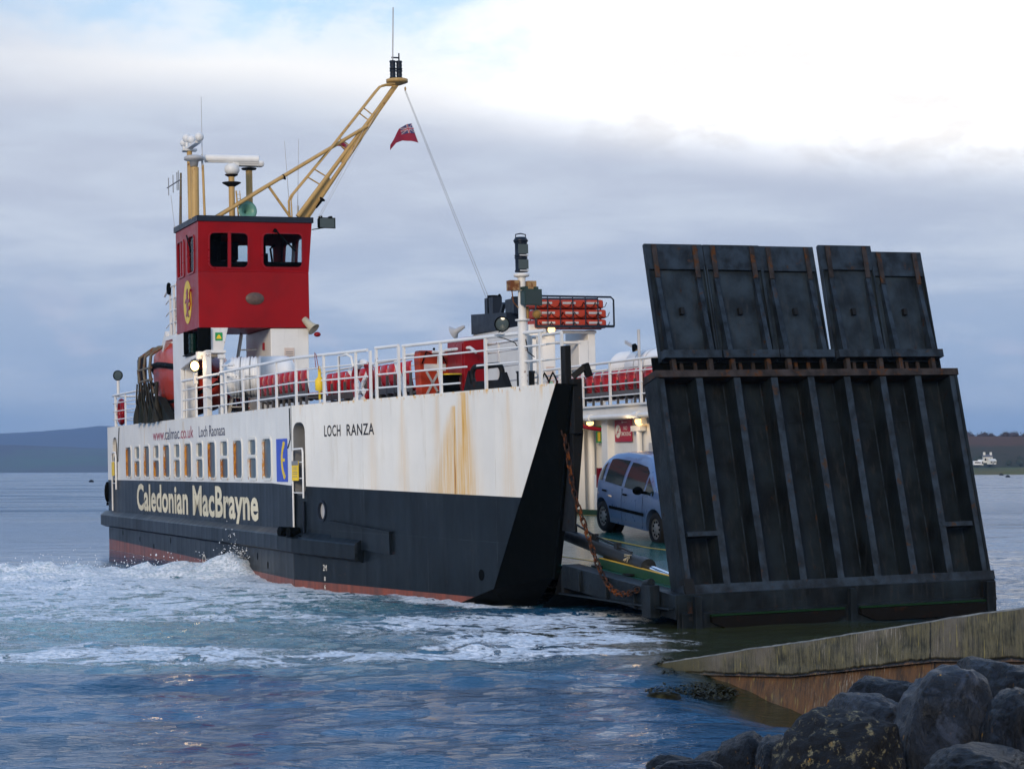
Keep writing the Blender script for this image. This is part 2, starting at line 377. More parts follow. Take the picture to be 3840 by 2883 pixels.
far.build('hull_side', HULL, ferry)
# stern: shallow raked transom and rounded corner post
st = MB(); st.box(-.02, .12, .13, 2.6, -1, 4.04); st.box(-.02, .12, 8.8, 11.27, -1, 4.04); st.box(-.02, .12, 2.6, 8.8, -1, 1.15)
st.build('transom', HULL, ferry)
st = MB(); st.box(-.16, -.04, 2.62, 8.78, 1.1, 4.3)
for i in range(7): st.box(-.30, -.16, 2.8 + i * .93, 2.9 + i * .93, 1.15, 4.25)
st.build('stern_ramp', RAMP, ferry)
# blunt black faces beside the bow opening, bottom rake and casing inner walls
def zdeck(s):
    xs = [-1, 20, 22, 26.5, 29.5, 33.2]; zs = [1.2, 1.2, 1.17, .98, .82, .76]
    return float(np.interp(s, xs, zs))
for side_ in (0, 1):
    f = mir if side_ else (lambda p: p)
    m = MB(); o1, o2 = (33.84, 2.365, 4.13), (31.70, 1.86, .28); i1, i2, i3, i4 = (34.02, 2.62, 4.10), (33.72, 2.62, 3.1), (33.30, 2.62, 1.6), (32.95, 2.62, .55)
    b1 = (30.57, 1.6, -.04); b2 = (28.3, 1.1, -1.0); b3 = (31.0, 2.62, -.6)
    m.add([f(p) for p in (o1, o2, i1, i2, i3, i4, b1, b2, b3)], [(0, 2, 3), (0, 3, 4, 1), (1, 4, 5), (1, 5, 8, 6), (6, 8, 7)])
    m.build('bow_face', BLACK, ferry)
m = MB(); m.add([(33.2, 2.62, .62), (33.2, 8.78, .62), (31.0, 8.78, -.6), (31.0, 2.62, -.6), (32.9, 2.62, .2), (32.9, 8.78, .2)], [(0, 1, 5, 4), (4, 5, 2, 3)])
m.box(33.2, 33.32, 2.64, 8.76, .25, .70); m.build('bow_transom', BLACKM, ferry)
inner = MB(); inner.prism([(.1, 1.1), (32.9, .5), (33.3, 1.6), (34.0, 4.08), (34.0, 3.9), (34.0, 4.0), (.1, 4.0)][:4] + [(.1, 4.0)], A0, 2.60, 2.68)
inner.build('casing_wall', WHITE, ferry)
inner = MB(); inner.prism([(30.6, .8), (32.96, .5), (33.33, 1.6), (34.03, 4.09), (30.6, 4.09)], A0, 2.682, 2.70); inner.prism([(32.6, .5), (32.99, .5), (33.36, 1.6), (34.06, 4.1), (33.6, 4.1)], A0, 2.59, 2.702); inner.build('bow_wall_lining', BLACK, ferry)
# far casing wall: pillars, recess, sills
fw = MB(); fw.box(.1, 33.3, 10.05, 10.12, 1.0, 3.86)
for a, b_, d in ((14, 17.70, 9.42), (19.62, 20.0, 9.44), (20.0, 33.2, 9.62)): fw.box(a, b_, d, 10.05, 1.22 if a < 22 else .7, 3.86)
for s in (17.9, 24.2, 26.4, 28.6): fw.box(s, s + .14, 9.36, 9.62, zdeck(s) + .02, 3.86)
fw.cyl((17.95, 9.86, 1.2), (17.95, 9.86, 3.8), .09)
fw.box(18.9, 19.6, 9.5, 10.0, 1.3, 2.25)
fw.cyl((19.0, 9.6, 2.33), (19.7, 9.6, 2.33), .035)
fw.build('casing_wall', WHITE, ferry, bevel=.01)
k = MB(); k.box(.1, 23, 9.34, 9.44, 1.19, 1.34); k.box(23.0, 33, 9.34, 9.6, .8, 1.1); k.build('deck_kerb', GREENK, ferry)
# car deck
ss = list(np.linspace(-.1, 33.3, 60)); m = MB(); vs = []; fs = []
for s in ss: vs += [(s, 2.60, zdeck(s)), (s, 9.9, zdeck(s))]
for i in range(len(ss) - 1): fs.append((2 * i, 2 * i + 2, 2 * i + 3, 2 * i + 1))
m.add(vs, fs); m.add([(v[0], v[1], v[2] - .12) for v in vs], [f[::-1] for f in fs]); m.build('car_deck', GREEN, ferry, fix=False)
def deckline(s0, t0, s1, t1, wd, name='lane_line'):
    m = MB(); K = 30; vs = []
    for i in range(K + 1):
        a = i / K; s = s0 + (s1 - s0) * a; t = t0 + (t1 - t0) * a; vs += [(s, t, zdeck(s) + .006), (s, t + wd, zdeck(s) + .006)]
    m.add(vs, [(2 * i, 2 * i + 2, 2 * i + 3, 2 * i + 1) for i in range(K)]); m.build(name, YEL, ferry, fix=False)
deckline(5, 6.10, 33.2, 6.10, .11); deckline(5, 9.16, 24, 9.16, .09); deckline(26, 3.55, 33.1, 3.55, .09)
# passenger decks and deck-edge coaming
pd = MB(); pd.prism([(0.1, .13), (23.84, .13), (33.75, 2.47), (34.0, 2.70), (0.1, 2.70)], lambda a, b, c: (a, b, c), 3.86, 4.0)
pd.build('passenger_deck', DECKD, ferry)
pd = MB(); pd.prism([(0.1, 11.27), (23.84, 11.27), (33.75, 8.93), (33.9, 8.72), (24.6, 9.34), (0.1, 9.34)], lambda a, b, c: (a, b, c), 3.86, 4.0)
pd.build('passenger_deck', DECKD, ferry)
fa = MB(); fa.box(.1, 24.5, 9.26, 9.335, 3.78, 4.05); fa.box(.1, 24.5, 9.16, 9.26, 4.0, 4.05); fa.build('deck_fascia', WHITE, ferry)
pp = MB(); pp.cyl((.2, 9.2, 3.74), (24.4, 9.2, 3.74), .065)
for s in (19.4, 22.4): pp.cyl((s - .1, 9.2, 3.74), (s + .12, 9.2, 3.74), .10)
pp.build('fire_main_pipe', WHITE, ferry)
pp = MB(); pp.tube([(18.72, 9.2, 3.78), (18.74, 9.2, 3.66), (18.95, 9.24, 3.52), (19.35, 9.4, 3.46), (19.55, 9.6, 3.42)], .055, 10); pp.build('red_pipe', RED2, ferry)
# windows
rustlev = [.95, .55, .5, .95, .6, .25, .5, .15, 1., .8, .8, .35, .2]
def frame_mat(sc, lv, i):
    m, n, b = newmat('window_frame_paint'); P = n.new('ShaderNodeTexCoord').outputs['Object']; S, T, Z = n.sep(P)
    v = n.noise(n.comb(n.m('MULTIPLY', S, 9.), n.m('ADD', n.m('MULTIPLY', T, 9.), i * 3.7), n.m('MULTIPLY', Z, 3.)), 1.2, 5, .65)
    a = n.m('ADD', n.mr(S, sc - .31, sc - .40, 0., .55), n.mr(Z, 2.5, 2.38, 0., .22)); a = n.m('ADD', a, n.m('ADD', n.mr(T, .0, .03, 0., .18), n.mr(Z, 2.95, 2.85, -.06 * (i % 2), .06)))
    f = n.mr(n.m('ADD', n.m('ADD', a, v), lv * .34), 1.10, 1.28)
    n.put(b.inputs['Base Color'], n.mix(f, (.73, .71, .64), n.mix(n.mr(v, .35, .6), (.26, .07, .012), (.62, .27, .035)))); n.put(b.inputs['Roughness'], n.mix(f, (.4,) * 3, (.85,) * 3)); return m
for i, (s, kk) in enumerate(wins):
    fm = frame_mat(s, rustlev[i], i); zc = (WZ0 + WZ1) / 2
    m = MB()
    if kk:
        m.prism(rrect(s, 3.16, WW - .08, .42, .10), A0, .032, .05); m.prism(rrect(s, 2.66, WW - .02, .54, .1), A0, .032, .05)
    else: m.prism(rrect(s, zc, WW + .02, WZ1 - WZ0 + .02, .14), A0, .032, .05)
    wdw = m.build('window', GLASS, ferry)
    m = MB()
    if kk:
        m.ring(rrect(s, 3.16, WW - .02, .48, .12), rrect(s, 3.16, WW - .14, .36, .08), A0, -.02, .031)
        m.ring(rrect(s, 2.66, WW + .04, .60, .12), rrect(s, 2.66, WW - .08, .48, .08), A0, -.022, .031)
        m.box(s - .36, s + .36, -.03, .0, 2.925, 2.955)
    else: m.ring(rrect(s, zc, WW + .08, WZ1 - WZ0 + .08, .18), rrect(s, zc, WW - .04, WZ1 - WZ0 - .04, .13), A0, -.022, .031)
    m.build('frame', fm, wdw)
# lettering
text('Caledonian MacBrayne', 'lettering', INK_C, ferry, A0, 5.15, 1.42, 15.55, .80, off=.028, depth=.008, spacing=1.02)
text('www.', 'lettering', INK_R, ferry, A0, 7.86, 3.50, 1.75, .34, depth=.006)
text('calmac', 'lettering', INK_B, ferry, A0, 9.66, 3.50, 2.0, .34, depth=.006)
text('.co.uk', 'lettering', INK_R, ferry, A0, 11.72, 3.50, 1.8, .34, depth=.006)
text('Loch Raonasa', 'lettering', INK_B, ferry, A0, 14.22, 3.50, 3.1, .31, depth=.006)
text('LOCH', 'lettering', INK_K, ferry, A1, sa(25.34), 3.33, .72, .25, off=.012, depth=.006, spacing=1.1)
text('RANZA', 'lettering', INK_K, ferry, A1, sa(26.30), 3.33, 1.16, .25, off=.012, depth=.006, spacing=1.1)
text('2M', 'draught_mark', INK_W, ferry, A1, sa(25.17), .40, .17, .14, depth=.006)
text('8', 'draught_mark', INK_W, ferry, A1, sa(25.21), .18, .07, .10, depth=.006)
text('6', 'draught_mark', INK_W, ferry, A1, sa(25.21), .0, .07, .10, depth=.006)
m = MB()
m.ring(arc((15.0, .22), .17, 20, 160, 8) + arc((15.0, .22), .10, 160, 20, 8), [(15.0 + .001 * i, .2) for i in range(18)], A0, -.004, -.006) if False else None
m.prism(arc((14.6, .18), .20, 0, 180, 10) + arc((14.6, .18), .15, 180, 0, 10), A0, -.006, -.004); m.box(14.4, 15.0, -.006, -.004, .15, .18)
m.box(14.35, 14.75, -.006, -.004, .74, .78); m.build('draught_mark', INK_W, ferry)
# blue emergency-telephone board with a yellow receiver
m = MB(); m.prism(rrect(23.02, 2.83, .98, .98, .02), A0, -.012, -.004); tb = m.build('telephone_board', BLUE, ferry)
m = MB(); A0b = lambda a, b, c: (a, c, b)
m.prism(arc((23.42, 2.83), .46, 118, 242, 14) + arc((23.42, 2.83), .33, 242, 118, 14), A0b, -.018, -.0125)
m.prism(ellipse(23.22, 3.20, .10, .06, 14), A0b, -.019, -.0125); m.prism(ellipse(23.24, 2.46, .10, .06, 14), A0b, -.019, -.0125)
m.box(23.06, 23.28, -.018, -.0125, 2.80, 2.87); m.build('receiver_symbol', YELB, tb)
# door with gate beside the saloon
m = MB(); m.prism(rrect(.37, 2.86, .6, 1.66, .22), A1, .45, .5); m.ring(rrect(.37, 2.86, .557, 1.617, .218), rrect(.37, 2.86, .54, 1.60, .21), A1, .004, .5)
m.build('side_door_recess', GREY, ferry)
m = MB(); o = -.05
m.tube([A1(.14, 1.15, o)] + [A1(.14, z, o) for z in (2.0, 2.9)] + [A1(.15, 3.02, o), A1(.19, 3.07, o), A1(.6, 3.08, o), A1(.62, 3.0, o), A1(.62, 1.98, o)], .022, 8)
for z in (2.78, 2.42, 2.1): m.tube([A1(.14, z, o), A1(.62, z, o)], .013, 6)
dg_ = m.build('side_gate', RAIL, ferry)
m = MB(); m.prism(rrect(.32, 2.59, .30, .44, .01), A1, -.09, -.075); sg = m.build('warning_sign', YELB, dg_)
m = MB(); m.prism(rrect(.32, 2.76, .30, .10, .01), A1, -.094, -.0905)
for z in (2.66, 2.62, 2.56, 2.52, 2.46): m.prism(rrect(.32, z, .22, .012, .002), A1, -.094, -.0905)
m.build('side_gate_print', GREY, dg_)
m = MB(); m.tube([A1(.10, 2.3, -.03), A1(.10, 1.25, -.03), A1(.16, 1.12, -.03), A1(.5, 1.1, -.03), A1(.58, 1.2, -.03), A1(.58, 1.9, -.03)], .03, 8); m.build('door_guard_rail', NAVY, ferry)
m = MB()
for a in (-.12, .30): m.cyl(A1(a, 1.24, -.28), A1(a, 1.22, -.02), .11, seg=18)
m.box(*(23.6, 24.5), -.02, .12, 1.10, 1.16); m.build('roller_fender', BLACK, ferry)
# stern door gate and lashings
m = MB(); m.prism(rrect(1.38, 2.95, .9, 1.54, .35), A0, .3, .34); m.build('side_door_recess', NAVY, ferry)
m = MB(); m.tube([(1.1, -.05, 1.3), (1.1, -.05, 3.1), (1.2, -.05, 3.2), (1.75, -.05, 3.2), (1.8, -.05, 3.1), (1.8, -.05, 2.0)], .03, 8)
for z in (2.9, 2.5, 2.2): m.tube([(1.1, -.05, z), (1.8, -.05, z)], .014, 6)
g2 = m.build('side_gate', RAIL, ferry); m = MB(); m.box(1.22, 1.62, -.09, -.07, 2.45, 2.9); m.build('warning_sign', YELB, g2)
m = MB(); m.sphere((-.05, -.02, 1.9), .35, 14, (.12, .3, 1)); m.cyl((-.3, .1, 1.45), (-.3, .1, 1.55), .12); m.cyl((-.22, .1, 1.2), (-.22, .1, 1.9), .04); m.build('fender', BLACK, ferry)
# port-hole
m = MB(); m.ring(ellipse(sa(25.16), 1.70, .20, .24), ellipse(sa(25.16), 1.70, .155, .19), A1, -.02, .05); m.build('porthole_rim', NAVY, ferry)
m = MB(); m.prism(ellipse(sa(25.16), 1.70, .17, .21), A1, .06, .08); m.build('porthole_glass', GREYL, ferry)
# belting along the side with sloping top, and the raised doubling plate
def belt_prof(off, M_): return [M_(off, z, c) for (c, z) in ((0., 1.28), (-.20, 1.17), (-.23, 1.14), (-.23, .82), (-.02, .74))]
m = MB(); rings = []
for a in (-.5, -.35, 0.1, 6, 12, 18, 23.3): rings.append([(a, c * (1 if a > -.3 else (.9 if a > -.4 else .7)) , z) for (c, z) in ((.0, 1.28), (-.20, 1.17), (-.23, 1.14), (-.23, .82), (-.02, .74))])
for a in (.35, 2.0, 3.15): rings.append([A1(a, z - .03 * a, c) for (c, z) in ((.0, 1.24), (-.20, 1.13), (-.23, 1.10), (-.23, .80), (-.02, .72))])
vs = [p for r_ in rings for p in r_]; K = 5; fs = []
for i in range(len(rings) - 1):
    for j in range(K): fs.append((i * K + j, i * K + (j + 1) % K, (i + 1) * K + (j + 1) % K, (i + 1) * K + j))
m.add(vs, fs + [tuple(range(K)), tuple(range(len(vs) - K, len(vs)))[::-1]])
m.box(-.5, .02, .0, 2.4, .76, 1.14)
m.build('belting', HULL, ferry)
m = MB(); m.prism([(sa(25.65), .98), (sa(28.05), .83), (sa(28.05), 1.29), (sa(25.65), 1.48)], A1, -.07, -.001)
m.prism([(sa(25.62), 1.46), (sa(28.1), 1.27), (sa(28.1), 1.31), (sa(25.62), 1.50)], A1, -.10, -.001); m.build('doubling_plate', HULL, ferry)
m = MB()
for s, z in ((2.6, .62), (5.5, .5), (7.7, .35), (10.2, .6), (17, .5), (20.5, .55), (21.5, .38)): m.prism(ellipse(s, z, .05, .085, 12), A0, -.006, -.002)
m.prism(ellipse(sa(31.3), .53, .10, .11, 14), A1, -.006, -.002); m.build('discharge_port', BLACK, ferry)
m = MB(); m.tube([(2.3, -.02, 4.0), (2.1, -.02, 3.4), (2.0, -.02, 2.9)], .012, 6); m.tube([(23.8, -.02, 4.0), (23.83, -.02, 3.3), (23.6, -.02, 3.1)], .012, 6); m.build('side_cable', BLACK, ferry)
# near-side deck rail
def onside(s):
    return (s, .06) if s < 23.84 else (s, (s - 23.84) * DT / DX + .06)
def railing(pts, ztop, zs, posts, name='deck_railing', r=.036, pw=.09):
    m = MB(); m.tube([(p[0], p[1], ztop) for p in pts], r, 10)
    for z in zs: m.tube([(p[0], p[1], z) for p in pts], .019, 8)
    for (s, t) in posts: m.box(s - pw / 2, s + pw / 2, t - .022, t + .022, 4.0, ztop - .02)
    return m.build(name, RAIL, ferry)
P_ = lambda ss: [onside(s) for s in ss]
railing([(.25, 2.4), (.18, .9), (.22, .4), (.5, .12), (1.1, .06), (4.9, .06), (7.3, .06)], 5.08, (4.28, 4.55, 4.82), [(.25, 2.0), (.2, 1.2), (.35, .25), (1.2, .06), (3.07, .06), (5.0, .06)])
railing(P_((11.9, 13.7, 16.4)), 5.10, (4.28, 4.56, 4.84), P_((11.94, 13.69)))
railing(P_((16.6, 18.6, 23.84, 27.1)), 5.12, (4.28, 4.56, 4.84), P_((17.2, 19.1, 20.64, 22.38, 24.0, 25.25, 26.62, 27.22)))
railing(P_((27.44, 28.34)), 5.14, (4.30, 4.58, 4.86), P_((27.46, 28.34)))
railing(P_((28.52, 33.45)), 5.12, (4.86,), P_((28.55, 29.92, 31.51, 33.30)))
m = MB()
for a, b_ in ((28.55, 30.85), (31.2, 33.4)): m.tube([(*onside(a), 4.58), (*onside(b_), 4.58)], .019, 8)
m.tube([(*onside(28.55), 4.27), (*onside(30.6), 4.27)], .019, 8); m.build('deck_railing', RAIL, ferry)
# inner rails of the near deck
m = MB()
for z in (4.3, 4.6, 4.9): m.tube([(17, 2.6, z), (33.6, 2.6, z)], .017, 6)
m.tube([(17, 2.6, 5.08), (33.6, 2.6, 5.08)], .03, 8)
for s in np.arange(17, 33.7, 1.66): m.box(s - .035, s + .035, 2.58, 2.62, 4.0, 5.06)
m.build('deck_railing', RAIL, ferry)
# far-side deck rail
railing([(8, 9.38), (24.3, 9.38)], 5.15, (4.28, 4.57, 4.86), [(s, 9.38) for s in (8, 10, 12, 14, 15.6, 17.0, 18.6, 20.4, 22.3, 24.2)])
railing([(8, 11.3), (24, 11.3)], 5.15, (4.28, 4.57, 4.86), [(s, 11.3) for s in np.arange(8, 24.1, 1.9)])
# X braces and a stair rail by the life-ring
for a, b_ in (((26.0, .75, 4.75), (26.75, 1.0, 4.02)), ((26.9, 1.0, 4.85), (26.1, .8, 4.02)), ((27.9, 1.2, 4.85), (28.25, 1.3, 4.02))): m = MB(); m.quadbox(a, b_, .05, .09); m.build('rail_brace', WHITE, ferry)
m = MB(); m.tube([(25.9, .55, 4.0), (25.9, .55, 5.05), (26.3, .62, 5.07), (26.5, .66, 5.0), (26.55, .68, 4.8)], .03, 8); m.build('rail_brace', WHITE, ferry)
m = MB(); m.tube([(28.9, 1.9, 4.0), (28.7, 1.86, 4.6), (28.8, 1.85, 4.9), (29.1, 1.9, 5.0), (30.0, 2.1, 5.0), (30.2, 2.15, 4.9)], .035, 8); m.tube([(27.6, 1.5, 4.98), (29.0, 1.85, 4.98)], .035, 8)
m.box(28.2, 28.32, 1.6, 1.7, 4.0, 4.9); m.build('stair_handrail', WHITER, ferry)
# wheelhouse legs, sidelight board, stair trunk
m = MB(); m.prism([(10.55, 4.0), (11.5, 4.0), (11.5, 6.45), (10.45, 6.45)], lambda a, b, c: (a, c, b), .10, .22)
m.prism([(11.5, 5.45), (12.9, 5.62), (12.9, 5.76), (12.15, 5.76), (12.15, 6.45), (11.5, 6.45)], A0, .10, .20)
m.box(11.5, 11.6, .22, .5, 4.0, 6.4); m.build('wheelhouse_leg', WHITE, ferry, bevel=.015)
m = MB(); m.box(14.55, 15.0, .06, .20, 4.0, 5.78); m.box(13.55, 13.84, .42, .60, 5.75, 6.46)
m.prism([(13.0, 5.62), (15.0, 5.72), (15.0, 5.8), (13.0, 5.72)], A0, .05, .6)
m.prism([(.42, 6.46), (.90, 6.46), (.75, 5.78), (.40, 5.78)], lambda a, b, c: (c, a, b), 13.85, 14.0)
m.prism([(14.4, 4.0), (14.9, 4.0), (14.4, 4.35)], A0, .5, .53); m.build('wheelhouse_leg', WHITER, ferry, bevel=.01)
m = MB(); m.prism(rrect(.64, 6.22, .20, .22, .01), lambda a, b, c: (c, a, b), 14.004, 14.012); e1 = m.build('liferaft_sign', GSIGN, ferry)
m = MB(); F13 = lambda a, b, c: (c, a, b)
m.prism([(.57, 6.16), (.71, 6.16), (.70, 6.20), (.66, 6.27), (.62, 6.27), (.58, 6.20)], F13, 14.0125, 14.018); m.build('liferaft_symbol', YELB, e1)
m = MB(); m.box(12.2, 14.1, .36, .40, 5.80, 6.46); m.box(14.02, 14.06, .05, .36, 5.82, 6.46); m.box(12.2, 12.24, .05, .36, 5.82, 6.46); m.box(12.2, 14.06, .02, .36, 5.77, 5.80)
nl = m.build('sidelight_box', BLACK, ferry)
m = MB(); m.cyl((12.9, .16, 5.84), (12.9, .16, 6.36), .11)
for z in (5.95, 6.1, 6.25): m.lathe([(.11, z - .02), (.135, z), (.11, z + .02)], (12.9, .16, 0))
m.build('sidelight', paint('green_lens', (.002, .018, .014), .2), nl)
m = MB(); m.box(10.9, 13.78, 2.14, 3.22, 4.0, 6.46); m.build('stair_trunk', WHITE, ferry, bevel=.02)
m = MB(); m.box(13.785, 13.80, 2.52, 2.80, 5.15, 5.92); ps = m.build('safety_poster', paint('poster_paper', (.62, .52, .46), .5), ferry)
m = MB(); m.box(13.801, 13.804, 2.55, 2.77, 5.2, 5.5); m.build('poster_panel', paint('poster_salmon', (.62, .30, .20), .5), ps)
m = MB()
for z in (5.62, 5.68, 5.74, 5.80): m.box(13.801, 13.804, 2.56, 2.76, z, z + .02)
m.build('poster_print', GREY, ps)
m = MB(); m.box(13.0, 13.12, 2.09, 2.13, 5.9, 6.1); m.build('fire_bell', RED2, ferry)
# red wheelhouse: lower box, flared upper band with windows, parapet
A, B = .14, 3.24; S0, S1 = 10.9, 13.83; Z0, ZK, ZT = 6.47, 8.0, 9.37; FL = .10
m = MB(); m.box(S0, S1, A, B, Z0, ZK); m.build('wheelhouse_base', RED, ferry, bevel=.01)
def band(face):      # flared wall panels: returns mapping (a along, z, c inward)
    if face == 'front': return lambda a, b, c: (S1 + FL * (b - ZK) / (ZT - ZK) - c, a, b)
    if face == 'near': return lambda a, b, c: (a, A - .0 * (b - ZK) + c, b)
    if face == 'back': return lambda a, b, c: (S0 + c, a, b)
    return lambda a, b, c: (a, B + FL * .9 * (b - ZK) / (ZT - ZK) - c, b)
Bt = B + FL * .9
wh = []
def wall(face, lo, hi, lo_t, hi_t, holes):
    fn = band(face); m = MB(); m.prism([(lo, ZK + .002), (hi, ZK + .002), (hi_t, ZT), (lo_t, ZT)], fn, 0, .06)
    o = m.build('wheelhouse_wall', RED, ferry); c = MB()
    for h in holes: c.prism(rrect(*h), fn, -.2, .3)
    o.parent = None; boolean_cut(o, c.build('cutter')); o.parent = ferry
    for h in holes:
        m = MB(); m.prism(rrect(h[0], h[1], h[2] + .02, h[3] + .02, h[4]), fn, .030, .036); g_ = m.build('window', CLEAR, ferry)
        m = MB(); m.ring(rrect(h[0], h[1], h[2] + .06, h[3] + .06, h[4] + .03), rrect(h[0], h[1], h[2] - .02, h[3] - .02, h[4] - .01), fn, -.025, .05)
        m.build('frame', RED2, g_); wh.append((g_, fn, h))
wall('front', A, B, A, Bt, [(.99, 8.59, 1.08, .95, .14), (2.50, 8.60, 1.12, .93, .14)])
wall('near', S0 + .06, S1 - .06, S0 + .06, S1 + FL - .06, [(11.65, 8.54, .90, 1.0, .14), (12.98, 8.54, .86, 1.0, .14)])
wall('back', A + .06, B - .06, A + .06, Bt - .06, [(1.0, 8.6, 1.1, .9, .12), (2.45, 8.6, 1.1, .9, .12)])
wall('far', S0, S1 - .06, S0, S1 + FL - .06, [(11.6, 8.6, 1.0, .9, .12), (13.0, 8.6, 1.0, .9, .12)])
m = MB(); fn = band('front'); m.prism([(.96, 8.10), (1.05, 8.10), (1.05, 9.08), (.96, 9.08)], fn, -.015, .029); m.build('window_mullion', RED2, ferry)
m = MB(); fn = band('near')
for a in (11.55, 11.85): m.prism([(a, 8.05), (a + .1, 8.05), (a + .1, 9.03), (a, 9.03)], fn, -.012, .029)
m.build('window_mullion', RED2, ferry)
m = MB(); m.box(S0 - .02, S1 + FL + .02, A - .02, Bt + .02, ZT, ZT + .02); m.box(S0 - .04, S1 + FL + .04, A - .04, A, ZT, ZT + .15); m.box(S0 - .04, S1 + FL + .04, Bt, Bt + .04, ZT, ZT + .15)
m.box(S1 + FL, S1 + FL + .045, A, Bt, ZT - .0, ZT + .15); m.box(S0 - .045, S0 - .002, A, Bt, ZT, ZT + .15); m.box(S0, S1 + FL, A, Bt, ZT + .02, ZT + .12)
m.build('wheelhouse_roof', NAVY, ferry)
m = MB(); m.box(S0 + .07, S1 - .07, A + .07, B - .07, ZK + .003, ZK + .02); m.box(13.1, 13.7, .25, 3.1, 8.02, 8.30); m.cyl((12.0, 1.4, 8.02), (12.0, 1.4, 8.5), .05); m.box(11.7, 12.2, 1.15, 1.65, 8.5, 9.0); m.box(11.0, 11.4, .3, 1.35, 8.03, 9.3); m.box(12.6, 13.6, .2, .9, 9.05, 9.33)
m.box(11.2, 12.0, 2.25, 2.5, 8.05, 9.34); m.tube([(13.3, 2.35, 8.3), (13.3, 2.3, 8.7), (13.4, 2.4, 8.8)], .03, 6); m.box(13.2, 13.5, 2.0, 2.18, 8.3, 8.55)
m.build('wheelhouse_interior', BLACK, ferry)
# plaque, lion emblem, wiper
m = MB(); m.lathe([(.0, .03), (.245, .03), (.26, .015), (.26, 0)], (13.83, 1.70, 7.27), (1, 0, 0), 28); pq_ = m.build('oval_plaque', BRONZE, ferry)
for v in pq_.data.vertices: v.co.z = 7.27 + (v.co.z - 7.27) * .66
m = MB(); m.prism(ellipse(12.42, 7.27, .50, .60, 36), A0, A - .010, A - .002); em = m.build('lion_emblem', paint('emblem_yellow', (.72, .50, .02), .4), ferry)
lion = [(-.10, .40), (.02, .44), (.10, .38), (.14, .28), (.10, .20), (.12, .10), (.24, .06), (.36, .12), (.40, .06), (.30, .0), (.16, -.02), (.14, -.10), (.22, -.16), (.34, -.14), (.36, -.20), (.26, -.25), (.16, -.24), (.10, -.30),
        (.16, -.38), (.26, -.42), (.24, -.47), (.10, -.45), (.0, -.36), (-.06, -.42), (-.16, -.44), (-.22, -.40), (-.12, -.34), (-.08, -.22), (-.14, -.08), (-.12, .04), (-.24, .02), (-.36, -.02), (-.38, .04), (-.26, .10), (-.14, .14), (-.12, .24), (-.16, .32)]
lf = lambda k, o: [(12.42 + x * .95 * k + o, 7.26 + y * 1.05 * k) for x, y in lion]
m = MB(); m.prism(lf(.86, .025), A0, A - .016, A - .0105); m.build('emblem_outline', NEMB, em)
m = MB(); m.prism(lf(.82, -.01), A0, A - .021, A - .0165)
m.tube([(12.72, A - .02, 7.05), (12.86, A - .02, 7.2), (12.80, A - .02, 7.45), (12.88, A - .02, 7.6)], .022, 6); m.build('emblem_lion', RED2, em)
m = MB(); m.quadbox((13.93, 2.30, 9.14), (13.90, 2.86, 8.58), .03, .04); m.sphere((13.95, 2.28, 9.14), .06, 8); m.quadbox((12.7, .08, 9.1), (13.3, .06, 8.6), .03, .04); m.build('window_wiper', BLACK, ferry)
m = MB()
for z in (9.04, 9.10): m.cyl((13.9, 2.2, z), (13.9, 2.34, z), .02)
m.build('wiper_motor', BLACK, ferry)
# platform and stair behind the wheelhouse
m = MB(); m.box(9.2, 10.88, .12, 1.2, 6.38, 6.50); m.build('bridge_platform', WHITE, ferry)
m = MB()
for z in (6.85, 7.2, 7.55): m.tube([(10.85, .15, z), (9.9, .15, z), (9.35, .15, z - .1)], .02, 6)
m.tube([(10.85, .15, 7.9), (9.9, .15, 7.9), (9.2, .15, 7.7)], .035, 8)
for s in (9.9, 10.4): m.box(s, s + .12, .13, .18, 6.5, 7.9)
m.quadbox((9.9, .5, 7.1), (7.6, .5, 5.9), .06, .22); m.quadbox((9.4, .9, 6.5), (7.3, .9, 4.2), .06, .22)
m.build('bridge_ladder', WHITE, ferry)
m = MB(); m.tube([(10.05 + .1 * math.cos(t), .10, 7.85 + .13 * math.sin(t)) for t in np.linspace(0, 6.28, 16)[:-1]], .05, 8, closed=True); m.build('black_ring', BLACK, ferry)
m = MB(); m.quadbox((12.6, 2.3, 6.2), (11.0, 2.1, 4.0), .05, .16); m.quadbox((12.2, 1.7, 6.4), (10.8, 1.6, 4.0), .05, .16)
for i in range(8): a = i / 8; m.box(10.9 + 1.4 * a, 11.1 + 1.4 * a, 1.6, 2.1, 4.1 + 2.1 * a, 4.13 + 2.1 * a)
m.build('stair', WHITE, ferry)
# roof gear
def pole(name, p0, p1, r0, r1=None, mat=BUFF): m = MB(); m.cyl(p0, p1, r0, r1, 16); return m.build(name, mat, ferry)
zr = 9.49
pA = pole('mast_post', (12.2, .32, zr), (12.25, .30, 11.55), .075)
m = MB(); m.box(11.6, 13.4, .22, .38, 11.58, 11.64); m.box(12.15, 12.35, .1, .5, 11.52, 11.58)
for s, z, r_ in ((11.55, 11.86, .12), (11.95, 11.93, .13), (12.55, 11.80, .12), (13.55, 11.72, .13)): m.sphere((s, .3, z), r_, 16); m.cyl((s, .3, 11.6), (s, .3, z), .05)
m.build('satellite_compass', WHITE, pA)
pB = pole('mast_post', (13.3, .20, zr), (13.25, .22, 10.92), .115)
m = MB(); m.lathe([(0, .0), (.10, 0), (.13, .16), (.27, .18), (.28, .26), (.2, .3), (0, .3)], (13.2, .22, 10.95)); m.build('antenna_disc', GREYL, pB)
pC = pole('mast_post', (13.25, .48, zr), (13.2, .46, 11.0), .035)
m = MB(); m.cyl((13.2, .45, 10.95), (13.2, .45, 11.3), .03); m.cyl((13.2, .45, 11.2), (13.2, .45, 12.90), .012, .007, 8); m.build('whip_antenna', GREYL, pC)
